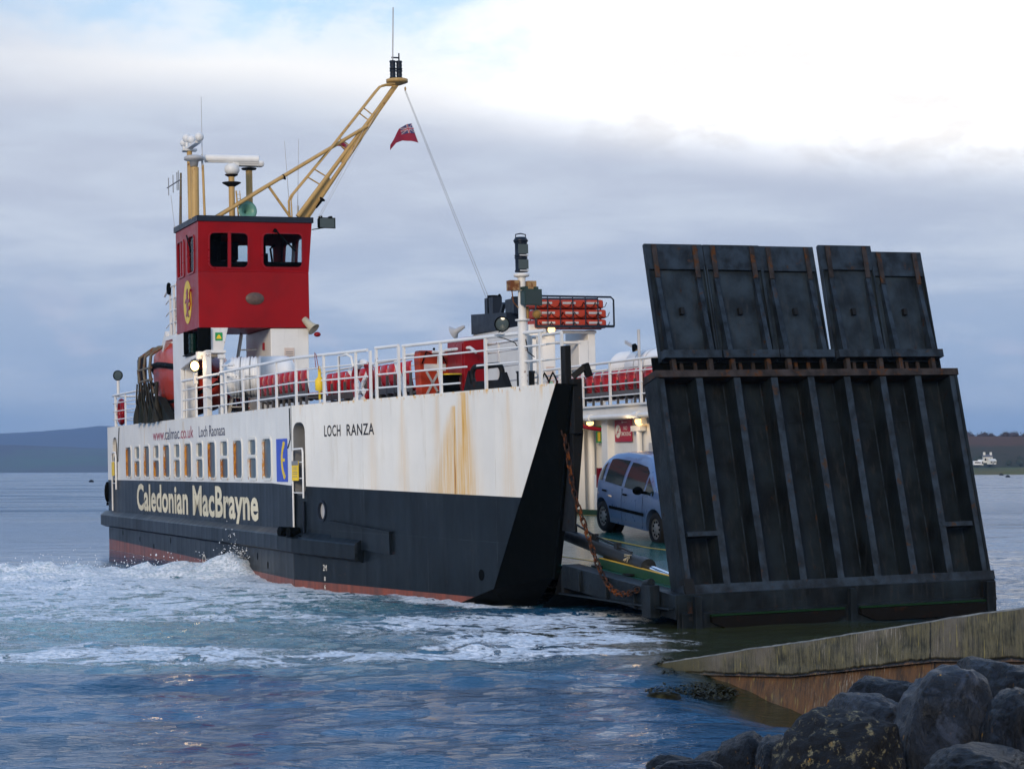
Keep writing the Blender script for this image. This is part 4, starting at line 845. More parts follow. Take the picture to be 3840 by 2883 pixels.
# five flaps
fb, ft = Vector((37.0, 0, 4.22)), Vector((36.42, 0, 6.42)); fd = ft - fb; FH = fd.length; fd.normalize(); fn2 = Vector((fd.z, 0, -fd.x))
edges = [(3.05, 4.15), (4.18, 5.27), (5.275, 6.36), (6.44, 7.51), (7.52, 8.59)]
for i, (t0, t1) in enumerate(edges):
    dh = (0.03, .03, .02, .06, -.05)[i]; tl = (0., 0., 0., .012, 0.)[i]
    def F_(t, h, c): p = fb + fd * h + fn2 * (c + tl * h * 0); return (p.x, t + (.02 * h * (1 if i == 3 else 0)), p.z)
    m = MB(); lbox(m, t0, t1, .16, FH + dh, -.14, -.11, F_); lbox(m, t0 + .001, t0 + .02, .16, FH + dh - .4, -.109, -.04, F_); lbox(m, t1 - .02, t1 - .001, .16, FH + dh - .4, -.109, -.04, F_)
    fo = m.build('ramp_flap', RAMPB, ferry)
    m = MB(); lbox(m, t0 - .004, t1 + .004, FH + dh - .46, FH + dh + .004, -.109, -.05, F_); m.build('lip', RAMPF, fo)
    for k_, t in enumerate((t0 + .16, t1 - .16)):
        m = MB(); m.cur = 0
        lbox(m, t - .012, t + .012, .2, FH + dh - .1, -.109, -.035, F_)
        m.add([F_(t - .045, .2, .10), F_(t + .045, .2, .10), F_(t + .04, FH + dh - .62, -.03), F_(t - .04, FH + dh - .62, -.03), F_(t - .045, .2, -.10), F_(t + .045, .2, -.10), F_(t + .04, FH + dh - .62, -.10), F_(t - .04, FH + dh - .62, -.10)], [(0, 1, 2, 3), (1, 5, 6, 2), (0, 3, 7, 4), (0, 4, 5, 1)])
        m.cur = 1; lbox(m, t - .045, t + .045, FH + dh - .62, FH + dh - .02, -.03, -.012, F_); m.build('rib', [RAMPF, RAMPR], fo)
    m = MB(); lbox(m, t0 + .005, t1 - .005, .18, .32, -.12, .12, F_); m.build('hinge_beam', RAMPF, fo)
    m = MB()
    for t in (t0 + .2, t1 - .2): lbox(m, t - .04, t + .04, -.12, .2, -.05, .05, F_)
    for t in (t0 + .42, t1 - .42): lbox(m, t - .03, t + .03, -.1, .18, -.2, -.12, F_)
    m.build('hinge', RAMPR, fo)
    m = MB(); tm = (t0 + t1) / 2 - .04; lbox(m, tm, tm + .07, 1.02, 1.14, -.109, -.03, F_); m.build('lug', BLACKM, fo)
m = MB(); lbox(m, T0 + .1, T1 - .12, Lh + .03, Lh + .34, -.30, -.26); m.build('hinge_plate', BLACK, ferry)

# far wall fittings: NO SMOKING sign and lamps
W4 = lambda a, b, c: (a - .38, 9.60 + c, b)
m = MB(); m.prism(rrect(21.1, 3.38, 1.06, .56, .01), W4, -.03, -.02); ns = m.build('no_smoking_sign', paint('sign_crimson', (.42, .01, .035), .35), ferry)
text('NO', 'sign_text', INK_W, ns, W4, 21.14, 3.40, .22, .10, off=.01, depth=.034); text('SMOKING', 'sign_text', INK_W, ns, W4, 20.98, 3.25, .60, .11, off=.01, depth=.034)
m = MB(); m.ring(ellipse(20.78, 3.37, .165, .17), ellipse(20.78, 3.37, .145, .15), W4, -.036, -.0305); m.prism(ellipse(20.78, 3.37, .14, .145), W4, -.034, -.0305)
m.prism(rrect(21.05, 3.60, .05, .05, .01), W4, -.034, -.0305); m.prism(rrect(21.22, 3.60, .22, .014, .003), W4, -.034, -.0305); m.build('sign_symbol', INK_W, ns)
m = MB(); m.prism([(20.67, 3.28), (20.695, 3.26), (20.89, 3.46), (20.865, 3.48)], W4, -.038, -.0365); m.prism(rrect(20.79, 3.35, .16, .02, .003), W4, -.0375, -.0362); m.build('sign_bar', bpy.data.materials['sign_crimson'], ns)
m = MB(); m.box(18.2, 18.62, 9.90, 9.92, 3.1, 3.55); gn = m.build('green_notice', GSIGN, ferry); m = MB(); m.box(18.32, 18.5, 9.895, 9.899, 3.14, 3.38); m.build('notice_panel', YELB, gn)
m = MB(); m.cyl((21.85, 9.5, 2.2), (21.85, 9.5, 3.36), .075); m.box(21.5, 22.05, 9.42, 9.6, 3.35, 3.49); m.build('vent_post', WHITE, ferry, bevel=.01)
m = MB(); m.box(22.75, 23.05, 9.58, 9.62, 3.28, 3.62)
for z in np.arange(3.3, 3.62, .05): m.box(22.77, 23.03, 9.53, 9.58, z, z + .018)
m.box(22.4, 22.9, 9.5, 9.62, 2.85, 3.05); m.build('louvre_panel', GREYL, ferry)
m = MB(); m.sphere((22.05, 9.42, 3.60), .115, 14); m.build('bulkhead_lamp', BULB2, ferry); bulb_light((22.0, 9.0, 3.55), 5)
m = MB(); m.box(22.15, 22.5, 9.42, 9.6, 3.53, 3.68); m.build('lamp_housing', GREYL, ferry)
m = MB(); m.sphere((18.75, 9.5, 3.62), .10, 12, (1, 1, .7)); m.build('bulkhead_lamp', BULB2, ferry); bulb_light((18.8, 9.3, 3.5), 4)
roundlamp('far_deck_lamp', (20.9, 9.9, 5.45), (.2, .3, -1), .10, BULB2); m = MB(); m.quadbox((20.9, 9.9, 5.5), (20.3, 9.9, 5.68), .07, .09); m.cyl((21.1, 9.9, 4.0), (21.1, 9.9, 5.95), .04); m.build('lamp_bracket', GREYL, ferry)
# gap between the decks hides nothing: close the saloon behind the windows
m = MB(); m.box(.4, 23.8, .5, .54, 1.3, 3.84); m.build('saloon_partition', GREY, ferry)
exec_more = True
# ================================================================== loose things carried by the ferry
def ship_thing(name, loc, rotz=0., pitch=0., **k):
    e = empty(name, **k); e.matrix_world = SHIP @ Matrix.Translation(loc) @ Matrix.Rotation(rotz, 4, 'Z') @ Matrix.Rotation(pitch, 4, 'Y'); return e
ORD = ['first', 'second', 'third', 'fourth', 'fifth', 'sixth', 'seventh', 'eighth', 'ninth', 'tenth', 'eleventh', 'twelfth', 'thirteenth', 'fourteenth', 'fifteenth', 'sixteenth', 'seventeenth', 'eighteenth']
# one seat: moulded back and pan on a grey frame; local x along the row, back towards -y
def make_seat(e):
    m = MB(); prof = [(-.20, .30), (-.235, .5), (-.25, .7), (-.235, .80), (-.20, .82)]
    vs = []; nx = 7
    for (y, z) in prof:
        wv = .215 if z < .78 else .17
        for i in range(nx): u = -1 + 2 * i / (nx - 1); vs.append((u * wv, y + .045 * u * u, z))
    m.add(vs, [(j * nx + i, j * nx + i + 1, (j + 1) * nx + i + 1, (j + 1) * nx + i) for j in range(len(prof) - 1) for i in range(nx - 1)], True)
    bk = m.build('backrest', SEATR, e, fix=False); s_ = bk.modifiers.new('thick', 'SOLIDIFY'); s_.thickness = .018
    m = MB(); vs = []; pr = [(-.20, .33), (-.16, .28), (0, .29), (.18, .32), (.22, .28), (.21, .18)]
    for (y, z) in pr:
        for i in range(nx): u = -1 + 2 * i / (nx - 1); vs.append((u * .21, y, z + .03 * u * u))
    m.add(vs, [(j * nx + i, j * nx + i + 1, (j + 1) * nx + i + 1, (j + 1) * nx + i) for j in range(len(pr) - 1) for i in range(nx - 1)], True)
    pn = m.build('seat_pan', SEATR, e, fix=False); s_ = pn.modifiers.new('thick', 'SOLIDIFY'); s_.thickness = .018
    m = MB(); m.box(-.25, .25, -.03, .03, .19, .25); m.box(.225, .265, -.24, -.19, 0, .60); m.box(.225, .265, -.2, .2, .2, .24); m.box(-.2, .2, -.235, -.21, .24, .36); m.build('frame', SEATF, e)
seat0 = None
def seat(loc, rot, label, group):
    global seat0
    M = SHIP @ Matrix.Translation(loc) @ Matrix.Rotation(rot, 4, 'Z') @ Matrix.Scale(1.14, 4)
    if seat0 is None:
        e = empty('deck_seat', label=label, cat='seat', group=group); make_seat(e); seat0 = e
    else: e = copy_tree(seat0); e['label'] = label; e['group'] = group
    e.matrix_world = M
for i in range(15): seat((16.6 + i * .53, 9.75, 4.0), 0, f'{ORD[i]} red plastic seat from the left in the row behind the far deck rail', 'red seats on the far side deck')
for i in range(9): seat((18.2 + i * .52, .95, 4.02), 0, f'{ORD[i]} red seat from the left beside the big white liferaft canister', 'red seats by the liferaft canister')
for i in range(12): seat((20.3 + i * .56, 2.15, 3.98), 0, f'{ORD[i]} faded red seat from the left, behind the lifebuoy and X braces', 'red seats amidships on the near deck')
for i in range(5): seat((8.6 + i * .62, 2.2, 4.0), 0, f'{ORD[i]} red seat from the left, under the wheelhouse behind the deck lamp', 'red seats under the wheelhouse')
# liferaft canisters
def canister(loc, rz, L, r, label):
    e = ship_thing('liferaft_canister', loc, rz, label=label, cat='liferaft', group='white liferaft canisters')
    m = MB(); pr = [(0, -L / 2)]; nrib = 9
    pr += [(r * .45, -L / 2 + .02), (r * .72, -L / 2 + .10), (r * .92, -L / 2 + .26)]
    for i in range(nrib): x = -L / 2 + .32 + i * .085; pr += [(r, x), (r * .93, x + .035), (r, x + .07)]
    pr += [(r, .0), (r * .99, L / 2 - .25), (r * .9, L / 2 - .12), (r * .6, L / 2 - .03), (0, L / 2)]
    m.lathe(pr, (0, 0, 0), (1, 0, 0), 36); m.build('shell', RAFTW, e)
    m = MB(); m.tube([(-L / 2 + .2, -r * .9, 0), (0, -r * 1.01, 0), (L / 2 - .2, -r * .95, 0)], .02, 6); m.lathe([(r * 1.01, .03), (r * 1.02, .05), (r * 1.01, .07)], (0, 0, 0), (1, 0, 0), 36); m.build('joint_band', GREYL, e)
    for q in (-.45, -.2):
        m = MB(); m.lathe([(r * 1.006, q), (r * 1.012, q + .012), (r * 1.006, q + .024)], (0, 0, 0), (1, .0, .0), 36); m.build('strap', GREY, e)
    for x in (-.35, .4): m = MB(); m.quadbox((x, -.45, -r * .8), (x, .5, -r * .95), .08, .1); m.box(x - .04, x + .04, -.3, -.22, -.98, -r * .8); m.box(x - .04, x + .04, .3, .38, -.98, -r * .8); m.build('cradle', BLACKM, e)
    return e
canister((16.3, 1.15, 5.02), R(72), 1.95, .54, 'large ribbed white liferaft canister on the near deck below the wheelhouse')
canister((20.9, 10.5, 5.02), R(8), 3.9, .46, 'long white liferaft canister behind the red seats of the far deck')
# hydrostatic mast fitting on rail by raft
m = MB(); m.cyl((0, 0, 0), (0, 0, 1.55), .05); m.box(-.1, .1, -.08, .08, 1.5, 1.6); m.cyl((0, 0, 1.3), (.9, .1, 1.28), .03); rp = m.build('raft_release_post', WHITER, ferry); rp.location = (16.55, .12, 4.0)
# lifebuoy hung inside the rail
e = ship_thing('lifebuoy', (26.5, .90, 4.48), R(13), label='red and white lifebuoy hung on the white braces of the near rail', cat='lifebuoy')
m = MB(); ring = [(.36 * math.cos(2 * math.pi * i / 32), 0, .40 * math.sin(2 * math.pi * i / 32)) for i in range(32)]; m.tube(ring, .078, 12, closed=True)
m.build('ring', RED2, e)
for a0 in (90, 270): m = MB(); m.tube([(.36 * math.cos(R(a0 + a)), 0, .40 * math.sin(R(a0 + a))) for a in range(-32, 33, 8)], .081, 12); m.build('reflective_band', WHITE, e)
e = ship_thing('lifebuoy', (.75, .35, 4.55), R(0), label='red lifebuoy at the stern end of the near-side rail', cat='lifebuoy')
m = MB(); m.tube([(.3 * math.cos(2 * math.pi * i / 24), 0, .36 * math.sin(2 * math.pi * i / 24)) for i in range(24)], .09, 10, closed=True); m.build('ring', RED2, e)
e = ship_thing('lifebuoy_light', (25.05, .35, 4.45), label='yellow lifebuoy light tied to the near rail with red cord', cat='buoy light')
m = MB(); m.lathe([(0, -.30), (.03, -.29), (.03, -.12), (.10, -.1), (.105, .12), (.04, .2), (.03, .42), (0, .43)], seg=16); m.build('float', YELB, e)
m = MB(); m.tube([(0, -.08, .4), (-.06, -.08, .6), (.0, -.1, .73), (.12, -.1, .66), (.2, -.06, .3)], .008, 5); m.build('cord', RED2, e)
# orange stretcher or cover with grey cross straps
e = ship_thing('orange_rescue_pack', (28.55, 1.78, 4.0), R(8), label='upright orange pack with grey X straps beside the red locker', cat='rescue pack')
m = MB(); m.prism([(-.33, .02), (.33, .02), (.36, .9), (.34, 1.02), (-.34, 1.02), (-.37, .9)], lambda a, b, c: (c, a, b), -.12, .12); m.build('cover', ORANGE, e, bevel=.03)
m = MB(); m.quadbox((.13, -.2, .58), (.13, .08, .12), .02, .045); m.quadbox((.13, .08, .58), (.13, -.2, .12), .02, .045); m.build('strap', GREYL, e)
m = MB(); m.box(.121, .13, -.25, .25, .60, .74); m.build('label_panel', WHITE, e)
m = MB(); m.tube([(.14, -.3, .75), (.15, -.2, 1.0), (.15, -.05, .92), (.15, .1, 1.02), (.15, .25, .75)], .014, 6); m.sphere((.1, 0, 1.05), .03, 8); m.build('lashing', BLACK, e)
# red locker
e = ship_thing('red_locker', (29.4, 2.0, 4.0), 0, label='tall red locker with green labels on the near foredeck', cat='locker')
m = MB(); m.box(-.5, .5, 0, .48, .02, 1.18); m.build('cabinet', RED2, e, bevel=.01)
m = MB(); m.prism([(-.04, 1.18), (.52, 1.18), (.52, 1.26), (-.04, 1.21)], lambda a, b, c: (c, a, b), -.54, .54); m.build('lid', RED2, e)
m = MB(); m.box(.02, .34, -.006, -.001, .90, 1.06); m.box(.16, .26, -.006, -.001, .45, .62); m.build('label_plate', PALEG, e)
m = MB(); m.box(-.44, .44, -.02, -.001, .05, 1.1); m.build('door', RED2, e)
# orange rescue boat behind a tube cage, wet nets hanging below
e = ship_thing('rescue_boat', (8.9, 1.05, 5.15), label='orange rescue boat with black rubbing bands stowed under the wheelhouse stair', cat='rescue boat')
st_ = [(-2.9, .55, .35, -.5, 1.05), (-2.3, .75, .5, -.72, 1.18), (-1.2, .82, .5, -.85, 1.22), (0., .82, .42, -.88, 1.12), (1.2, .72, .30, -.80, .85), (2.2, .48, .15, -.58, .50), (2.9, .16, .02, -.28, .20), (3.1, .03, -.02, -.12, .04)]
m = MB(); vs = []; fs = []
ang = [(-1, 0), (-.95, -.50), (-.72, -.88), (0, -1), (.72, -.88), (.95, -.50), (1, 0), (.96, .52), (.72, .90), (0, 1), (-.72, .90), (-.96, .52)]
st_ = [(x * 1.04, wy, zm, zb_ * 1.1, zt_ * 1.12) for (x, wy, zm, zb_, zt_) in st_]
for (x, wy, zm, zb_, zt_) in st_:
    for a, b_ in ang: vs.append((x, a * wy, zm + (b_ * (zt_ - zm) if b_ > 0 else -b_ * (zb_ - zm))))
for i in range(len(st_) - 1):
    for j in range(12): fs.append((i * 12 + j, i * 12 + (j + 1) % 12, (i + 1) * 12 + (j + 1) % 12, (i + 1) * 12 + j))
m.add(vs, fs, True); m.add(vs[:12], [tuple(range(12))]); m.build('hull', ORANGER, e)
m = MB()
for sg_ in (-1, 1):
    m.tube([(x, sg_ * (wy + .03), zm + .12 + .0 * x) for (x, wy, zm, zb_, zt_) in st_], .085, 8); m.tube([(x, sg_ * wy * .82, zb_ * .62 + zm * .2) for (x, wy, zm, zb_, zt_) in st_[1:]], .06, 8)
m.build('rubbing_band', BLACK, e)
m = MB(); m.tube([(-2.2, 0, 1.2), (-2.0, 0, 1.32), (-1.6, 0, 1.32), (-1.4, 0, 1.22)], .03, 6); m.build('lifting_hook', BLACK, e)
m = MB()
for i, s in enumerate((6.15, 7.0, 7.9)):
    m.tube([(s + .5, .9, 6.35), (s + .1, .35, 6.32), (s - .05, -.02, 6.05), (s, -.08, 5.6), (s + .1, -.05, 5.12), (s + .2, .02, 4.9)], .05, 8)
for z, q_ in ((5.65, -.07), (5.3, -.05)): m.tube([(6.0, q_, z), (8.1, q_, z + .02)], .04, 8)
m.tube([(6.6, .9, 6.35), (8.6, .9, 6.38)], .05, 8); m.build('davit_cage', TUBE, ferry)
m = MB(); m.box(5.0, 5.5, .1, .3, 5.35, 6.05); m.cyl((5.25, .2, 6.05), (5.25, .2, 6.12), .12); m.build('stern_light', NAVY, ferry)
m = MB(); m.quadbox((8.3, .5, 6.4), (9.5, .5, 7.6), .2, .12); m.quadbox((7.9, .45, 6.2), (8.5, .45, 6.6), .3, .3); m.quadbox((8.2, .6, 4.0), (8.4, .6, 6.3), .16, .16); m.build('davit_arm', WHITER, ferry)
e = ship_thing('boarding_net', (7.9, -.02, 4.0), label='dark wet scrambling nets hanging in folds from the boat cage', cat='net')
for i in range(5):
    x0 = -1.75 + i * .62; m = MB(); pts = []; rr = []
    for j in range(9):
        a = j / 8; pts.append((x0 + .25 * a * (i - 2) * .5 + .05 * math.sin(a * 7 + i), .02 - .06 * math.sin(a * 3), 1.22 - 1.15 * a)); rr.append(.04 + .03 * random.random() + .30 * max(0, a - .45))
    m.tube(pts, .1, 10, rr=rr); m.build('net_fold', NETD if i % 2 else NET, e)
m = MB()
for i in range(7): m.tube([(-1.8 + i * .35, -.1, 1.25), (-1.75 + i * .42, -.14, .7), (-1.6 + i * .5, -.1, .05)], .026, 6)
m.build('net_rope', NET, e)
m = MB(); m.prism([(-2.2, .02), (2.4, .02), (1.6, .30), (.6, .75), (-.6, .85), (-1.8, .6)], lambda a, b, c: (a, c, b), .08, .3); m.build('net_pile', NETD, e)
# buoyant apparatus: three orange slabs in the rack
for i, z in enumerate((6.50, 6.78, 7.06)):
    e = ship_thing('buoyant_slab', (14.78, 10.55 - (.08 if i == 2 else 0), z), R(90), label=f'{["lowest", "middle", "top"][i]} of the three orange buoyant slabs in the dark rack', cat='buoyant apparatus', group='orange buoyant slabs in the rack')
    m = MB(); m.box(-1.08, 1.08, -.40, .40, -.12, .13); m.build('float', ORANGE, e, bevel=.06)
    for x in (-.72, 0, .72):
        m = MB(); m.box(x - .2, x + .2, -.412, -.402, .0, .06); m.build('reflective_strip', GREYL, e)
    m = MB()
    for k_ in range(6):
        x = -1.0 + k_ * .36; m.tube([(x, -.41, .05), (x + .06, -.44, -.06), (x + .18, -.45, -.12), (x + .30, -.44, -.06), (x + .36, -.41, .05)], .011, 5)
    m.build('grab_line', BLACK, e)
# ensign flying from the halyard; its furled neighbour behind the mast
def ensign(name, pts_top, pts_bot, label):
    e = empty(name, label=label, cat='flag'); n = len(pts_top); K = 10; P0 = [SHIP @ Vector(p) for p in pts_top]; P1 = [SHIP @ Vector(p) for p in pts_bot]
    def ip(L, a): a *= (n - 1); i = min(int(a), n - 2); return L[i].lerp(L[i + 1], a - i)
    def pt(a, b, c=0.):
        p = ip(P0, a).lerp(ip(P1, a), b); w_ = .05 * math.sin(a * 9 + b * 1.5) * min(1, a * 3); return p + Vector((.36, -.93, 0)) * (w_ + c)
    def patch(nm, a0, a1, b0, b1, mt, c, quad=None, par=e):
        m = MB(); nx, ny = 12, 8; vs = []
        for side_c in ((c, -c) if c else (0,)):
            vs = []
            for i in range(nx + 1):
                for j in range(ny + 1):
                    u, v = i / nx, j / ny
                    if quad: (q0, q1, q2, q3) = quad; a = (q0[0] * (1 - u) + q1[0] * u) * (1 - v) + (q3[0] * (1 - u) + q2[0] * u) * v; b = (q0[1] * (1 - u) + q1[1] * u) * (1 - v) + (q3[1] * (1 - u) + q2[1] * u) * v
                    else: a = a0 + (a1 - a0) * u; b = b0 + (b1 - b0) * v
                    vs.append(pt(a, b, side_c))
            m.add(vs, [(i * (ny + 1) + j, (i + 1) * (ny + 1) + j, (i + 1) * (ny + 1) + j + 1, i * (ny + 1) + j + 1) for i in range(nx) for j in range(ny)], True)
        return m.build(nm, mt, par, fix=False)
    patch('flag_cloth', 0, 1, 0, 1, FLAGR, 0); ca, cb = .47, .52
    patch('canton', 0, ca, 0, cb, FLAGB, .003); wq = lambda w_, cc, mt: None
    for (w_, cc, mt) in ((.05, .005, FLAGW), (.018, .008, FLAGR2)):
        for x0, y0, x1, y1 in ((0, 0, ca, cb), (0, cb, ca, 0)):
            dx = w_ * .5; patch('saltire', 0, 0, 0, 0, mt, cc, ((x0 + dx * (1 if x0 == 0 else -1) * 0, max(0, min(cb, y0 - w_ * (1 if y0 else -0)))), (x1, max(0, min(cb, y1 - (w_ if y1 else 0)))), (x1, max(0, min(cb, y1 + (w_ if not y1 else 0)))), (x0, max(0, min(cb, y0 + (w_ if not y0 else 0))))))
    for (w_, cc, mt) in ((.055, .010, FLAGW), (.033, .013, FLAGR2)):
        patch('cross', ca / 2 - w_ * .6, ca / 2 + w_ * .6, 0, cb, mt, cc); patch('cross', 0, ca, cb / 2 - w_, cb / 2 + w_, mt, cc)
    patch('hoist_band', 0, .025, 0, 1, FLAGW, .004)
    return e
FLAGR = paint('ensign_red', (.27, .018, .045), .8); FLAGB = paint('ensign_blue', (.05, .06, .16), .8); FLAGW = paint('ensign_white', (.62, .60, .60), .8); FLAGR2 = paint('ensign_cross_red', (.40, .05, .08), .8)
ensign('ensign', [(13.83, 6.34, 12.27), (13.9, 6.15, 12.22), (13.9, 5.95, 12.10), (13.9, 5.80, 11.85), (13.9, 5.66, 11.62)], [(13.83, 6.54, 11.72), (13.9, 6.30, 11.76), (13.85, 6.05, 11.77), (13.9, 5.83, 11.68), (13.9, 5.67, 11.48)], 'red ensign with union flag canton flying from the halyard right of the mast')
ensign('ensign', [(13.2, 4.62, 11.40), (13.2, 4.70, 11.65), (13.15, 4.5, 11.80), (13.2, 4.35, 11.78)], [(13.2, 4.60, 11.36), (13.2, 4.55, 11.55), (13.2, 4.4, 11.64), (13.2, 4.22, 11.66)], 'red ensign half hidden behind the leaning yellow mast')

# ------------------------------------------------------------------ cars on the deck
def make_car(e, paintm, glassm, dark=False):
    L0, L1 = -1.90, 1.96
    def zt(x): return float(np.interp(x, [-1.90, -1.80, -1.62, -1.40, -1.15, -.7, 0, .35, .62, 1.28, 1.6, 1.82, 1.93, 1.96], [.78, 1.02, 1.22, 1.48, 1.60, 1.655, 1.66, 1.62, 1.50, 1.06, .96, .82, .66, .5]))
    def zbelt(x): return float(np.interp(x, [-1.9, -1.2, 1.2, 1.96], [1.03, 1.0, .90, .84]))
    def hw(x):
        ax = abs(x - .03); return .84 * (1 - .30 * max(0, (ax - 1.35) / .6) ** 2.2)
    def sy(x, z):
        zb_ = zbelt(x); W = hw(x)
        if z <= zb_: return W * (1 - .05 * ((z - .62) / .4) ** 2 if z < .62 else 1 - .035 * ((z - .62) / .4) ** 2)
        return W * .965 - (z - zb_) * .30 - .10 * ((z - zb_) / .65) ** 3
    xs = list(np.linspace(L0, L1, 60)); m = MB(); NP = 22; vs = []
    for x in xs:
        top = zt(x); zl = .24 if abs(x) < 1.7 else .30; prof = []
        ze = top - .05 if top > 1.1 else top - .03
        for i in range(NP // 2 - 3):
            z = zl + (ze - zl) * i / (NP // 2 - 4); prof.append((sy(x, z), z))
        ye = prof[-1][0]; prof += [(ye * .93, top - .015), (ye * .6, top), (0., top + .012)]
        ring = [(x, y, z) for y, z in prof] + [(x, -y, z) for y, z in prof[-2::-1]]; vs += ring; nr = len(ring)
    fs = [(i * nr + j, i * nr + j + 1, (i + 1) * nr + j + 1, (i + 1) * nr + j) for i in range(len(xs) - 1) for j in range(nr - 1)]
    fs += [(i * nr, (i + 1) * nr, (i + 1) * nr + nr - 1, i * nr + nr - 1) for i in range(len(xs) - 1)]; fs += [tuple(range(nr)), tuple(range(len(vs) - nr, len(vs)))[::-1]]
    m.add(vs, fs, True); body = m.build('body', paintm, e)
    c = MB()
    for x in (-1.27, 1.24): c.cyl((x, -1.2, .32), (x, -.52, .32), .385, seg=30); c.cyl((x, .52, .32), (x, 1.2, .32), .385, seg=30)
    cu = c.build('cutter', paintm); body.parent = None; boolean_cut(body, cu); body.parent = e
    for p in body.data.polygons: p.use_smooth = True
    body.data.set_sharp_from_angle(angle=R(35)) if hasattr(body.data, 'set_sharp_from_angle') else None
    def panel(nm, x0, x1, zlo, zhi, mt, off=.006, sides=(-1, 1), nx=14, nz=6, par=e):
        for sg_ in sides:
            m = MB(); vs = []
            for i in range(nx + 1):
                x = x0 + (x1 - x0) * i / nx; a, b_ = zlo(x), zhi(x)
                for j in range(nz + 1): z = a + (b_ - a) * j / nz; vs.append((x, sg_ * (sy(x, z) + off), z))
            m.add(vs, [(i * (nz + 1) + j, (i + 1) * (nz + 1) + j, (i + 1) * (nz + 1) + j + 1, i * (nz + 1) + j + 1) for i in range(nx) for j in range(nz)], True); o = m.build(nm, mt, par, fix=False)
        return o
    topw = lambda x: min(zt(x) - .12, 1.52) if x < .5 else zt(x) - .13
    panel('side_window', -1.60, -1.30, lambda x: zbelt(x) + .04, lambda x: zbelt(x) + .04 + (x + 1.62) * 1.2, glassm)
    panel('side_window', -1.17, -.36, lambda x: zbelt(x) + .04, lambda x: min(topw(x), 1.50 - .0), glassm)
    panel('side_window', -.22, .66, lambda x: zbelt(x) + .04, lambda x: min(topw(x), 1.48 - max(0, x + .0) * .08), glassm)
    panel('side_window', .73, 1.12, lambda x: zbelt(x) + .03, lambda x: max(zt(x) - .16, zbelt(x) + .04), glassm)
    panel('side_moulding', -.85, .80, lambda x: .52, lambda x: .58, BLACK, .016, nx=10, nz=1)
    for xl in (-.29, .70): panel('door_gap', xl, xl + .012, lambda x: .3, lambda x: zbelt(x), BLACK, .002, nx=1, nz=6)
    for sg_ in (-1, 1):
        for x in (-1.10, -.10): m = MB(); y = sg_ * (sy(x, .88) + .02); m.box(x - .09, x + .07, y - .018, y + .018, .84, .875); m.build('door_handle', BLACK, e, bevel=.008)
        m = MB(); m.sphere((.80, sg_ * .98, 1.02), .11, 12, (.7, 1.0, .75)); m.cyl((.82, sg_ * .8, .97), (.82, sg_ * .95, 1.0), .03); m.build('wing_mirror', BLACK, e)
        m = MB(); m.sphere((1.70, sg_ * .60, .74), .17, 14, (.9, .75, .75)); m.build('headlight', LAMPG, e)
        m = MB(); m.sphere((1.80, sg_ * .60, .74), .075, 10); m.build('headlight_bulb', GREYL if not dark else BULB, e)
        m = MB(); m.box(-1.80, -1.70, sg_ * .66 - .06, sg_ * .66 + .06, .85, 1.25); m.build('tail_light', RED2, e)
        for x in (-1.27, 1.24):
            m = MB(); y = sg_ * .72; ax = (0, sg_, 0); m.lathe([(.19, -.1), (.27, -.1), (.312, -.07), (.318, 0), (.312, .06), (.28, .095), (.20, .085)], (x, y, .32), ax, 36); wh_ = m.build('wheel', TYRE, e)
            m = MB(); m.lathe([(0, .07), (.05, .085), (.07, .07), (.17, .055), (.205, .075), (.21, .06)], (x, y, .32), ax, 36); m.build('hub_cap', HUB, wh_)
            m = MB()
            for k_ in range(9): a = 2 * math.pi * k_ / 9; m.cyl((x + .135 * math.cos(a), y + sg_ * .052, .32 + .135 * math.sin(a)), (x + .135 * math.cos(a), y + sg_ * .072, .32 + .135 * math.sin(a)), .022, seg=8)
            m.build('cap_hole', BLACK, wh_)
            m = MB(); m.lathe([(0, -.2), (.36, -.2), (.36, .0)], (x, sg_ * .66, .32), ax, 24); m.build('wheel_arch', BLACK, e)
    m = MB(); vs = []
    for i in range(7):
        x = .66 + i * .095; z = zt(x)
        for j in range(9): u = -1 + j / 4; vs.append((x + .012, u * (sy(x, z - .05) * .88), z + .014 - .02 * u * u))
    m.add(vs, [(i * 9 + j, i * 9 + j + 1, (i + 1) * 9 + j + 1, (i + 1) * 9 + j) for i in range(6) for j in range(8)], True); m.build('windscreen', glassm, e, fix=False)
    m = MB(); m.cyl((-.35, .1, 1.66), (-.80, .1, 2.02), .006, seg=6); m.cyl((-.35, .1, 1.655), (-.39, .1, 1.70), .018); m.build('aerial', BLACK, e)
    m = MB(); m.box(1.86, 1.95, -.45, .45, .42, .56); m.build('grille', BLACK, e)
LAMPG, n, b = newmat('headlamp_glass'); b.inputs['Base Color'].default_value = (.35, .37, .4, 1); b.inputs['Roughness'].default_value = .06
HUB = paint('hub_silver', (.30, .29, .28), .35, metal=.4, var=.1, dirt=.3)
CARB = paint('car_blue_metallic', (.115, .185, .335), .30, metal=.15, var=.05, bump=0, coat=.8)
CARK = paint('car_black', (.012, .013, .016), .25, var=.05, bump=0, coat=.8)
CARG, n, b = newmat('car_glass'); b.inputs['Base Color'].default_value = (.02, .035, .038, 1); b.inputs['Roughness'].default_value = .08; b.inputs['Specular IOR Level'].default_value = .35
car = empty('hatchback_car', label='light blue five-door hatchback parked on the green car deck', cat='car'); make_car(car, CARB, CARG)
car.matrix_world = SHIP @ Matrix.Translation((26.95, 7.75, .915)) @ Matrix.Rotation(R(4.6), 4, 'Y') @ Matrix.Scale(1.13, 4)
car2 = empty('dark_car', label='black car with a lit headlight, mostly hidden behind the bow plate', cat='car'); make_car(car2, CARK, CARG, True)
car2.matrix_world = SHIP @ Matrix.Translation((20.9, 5.95, 1.17)) @ Matrix.Scale(1.05, 4)

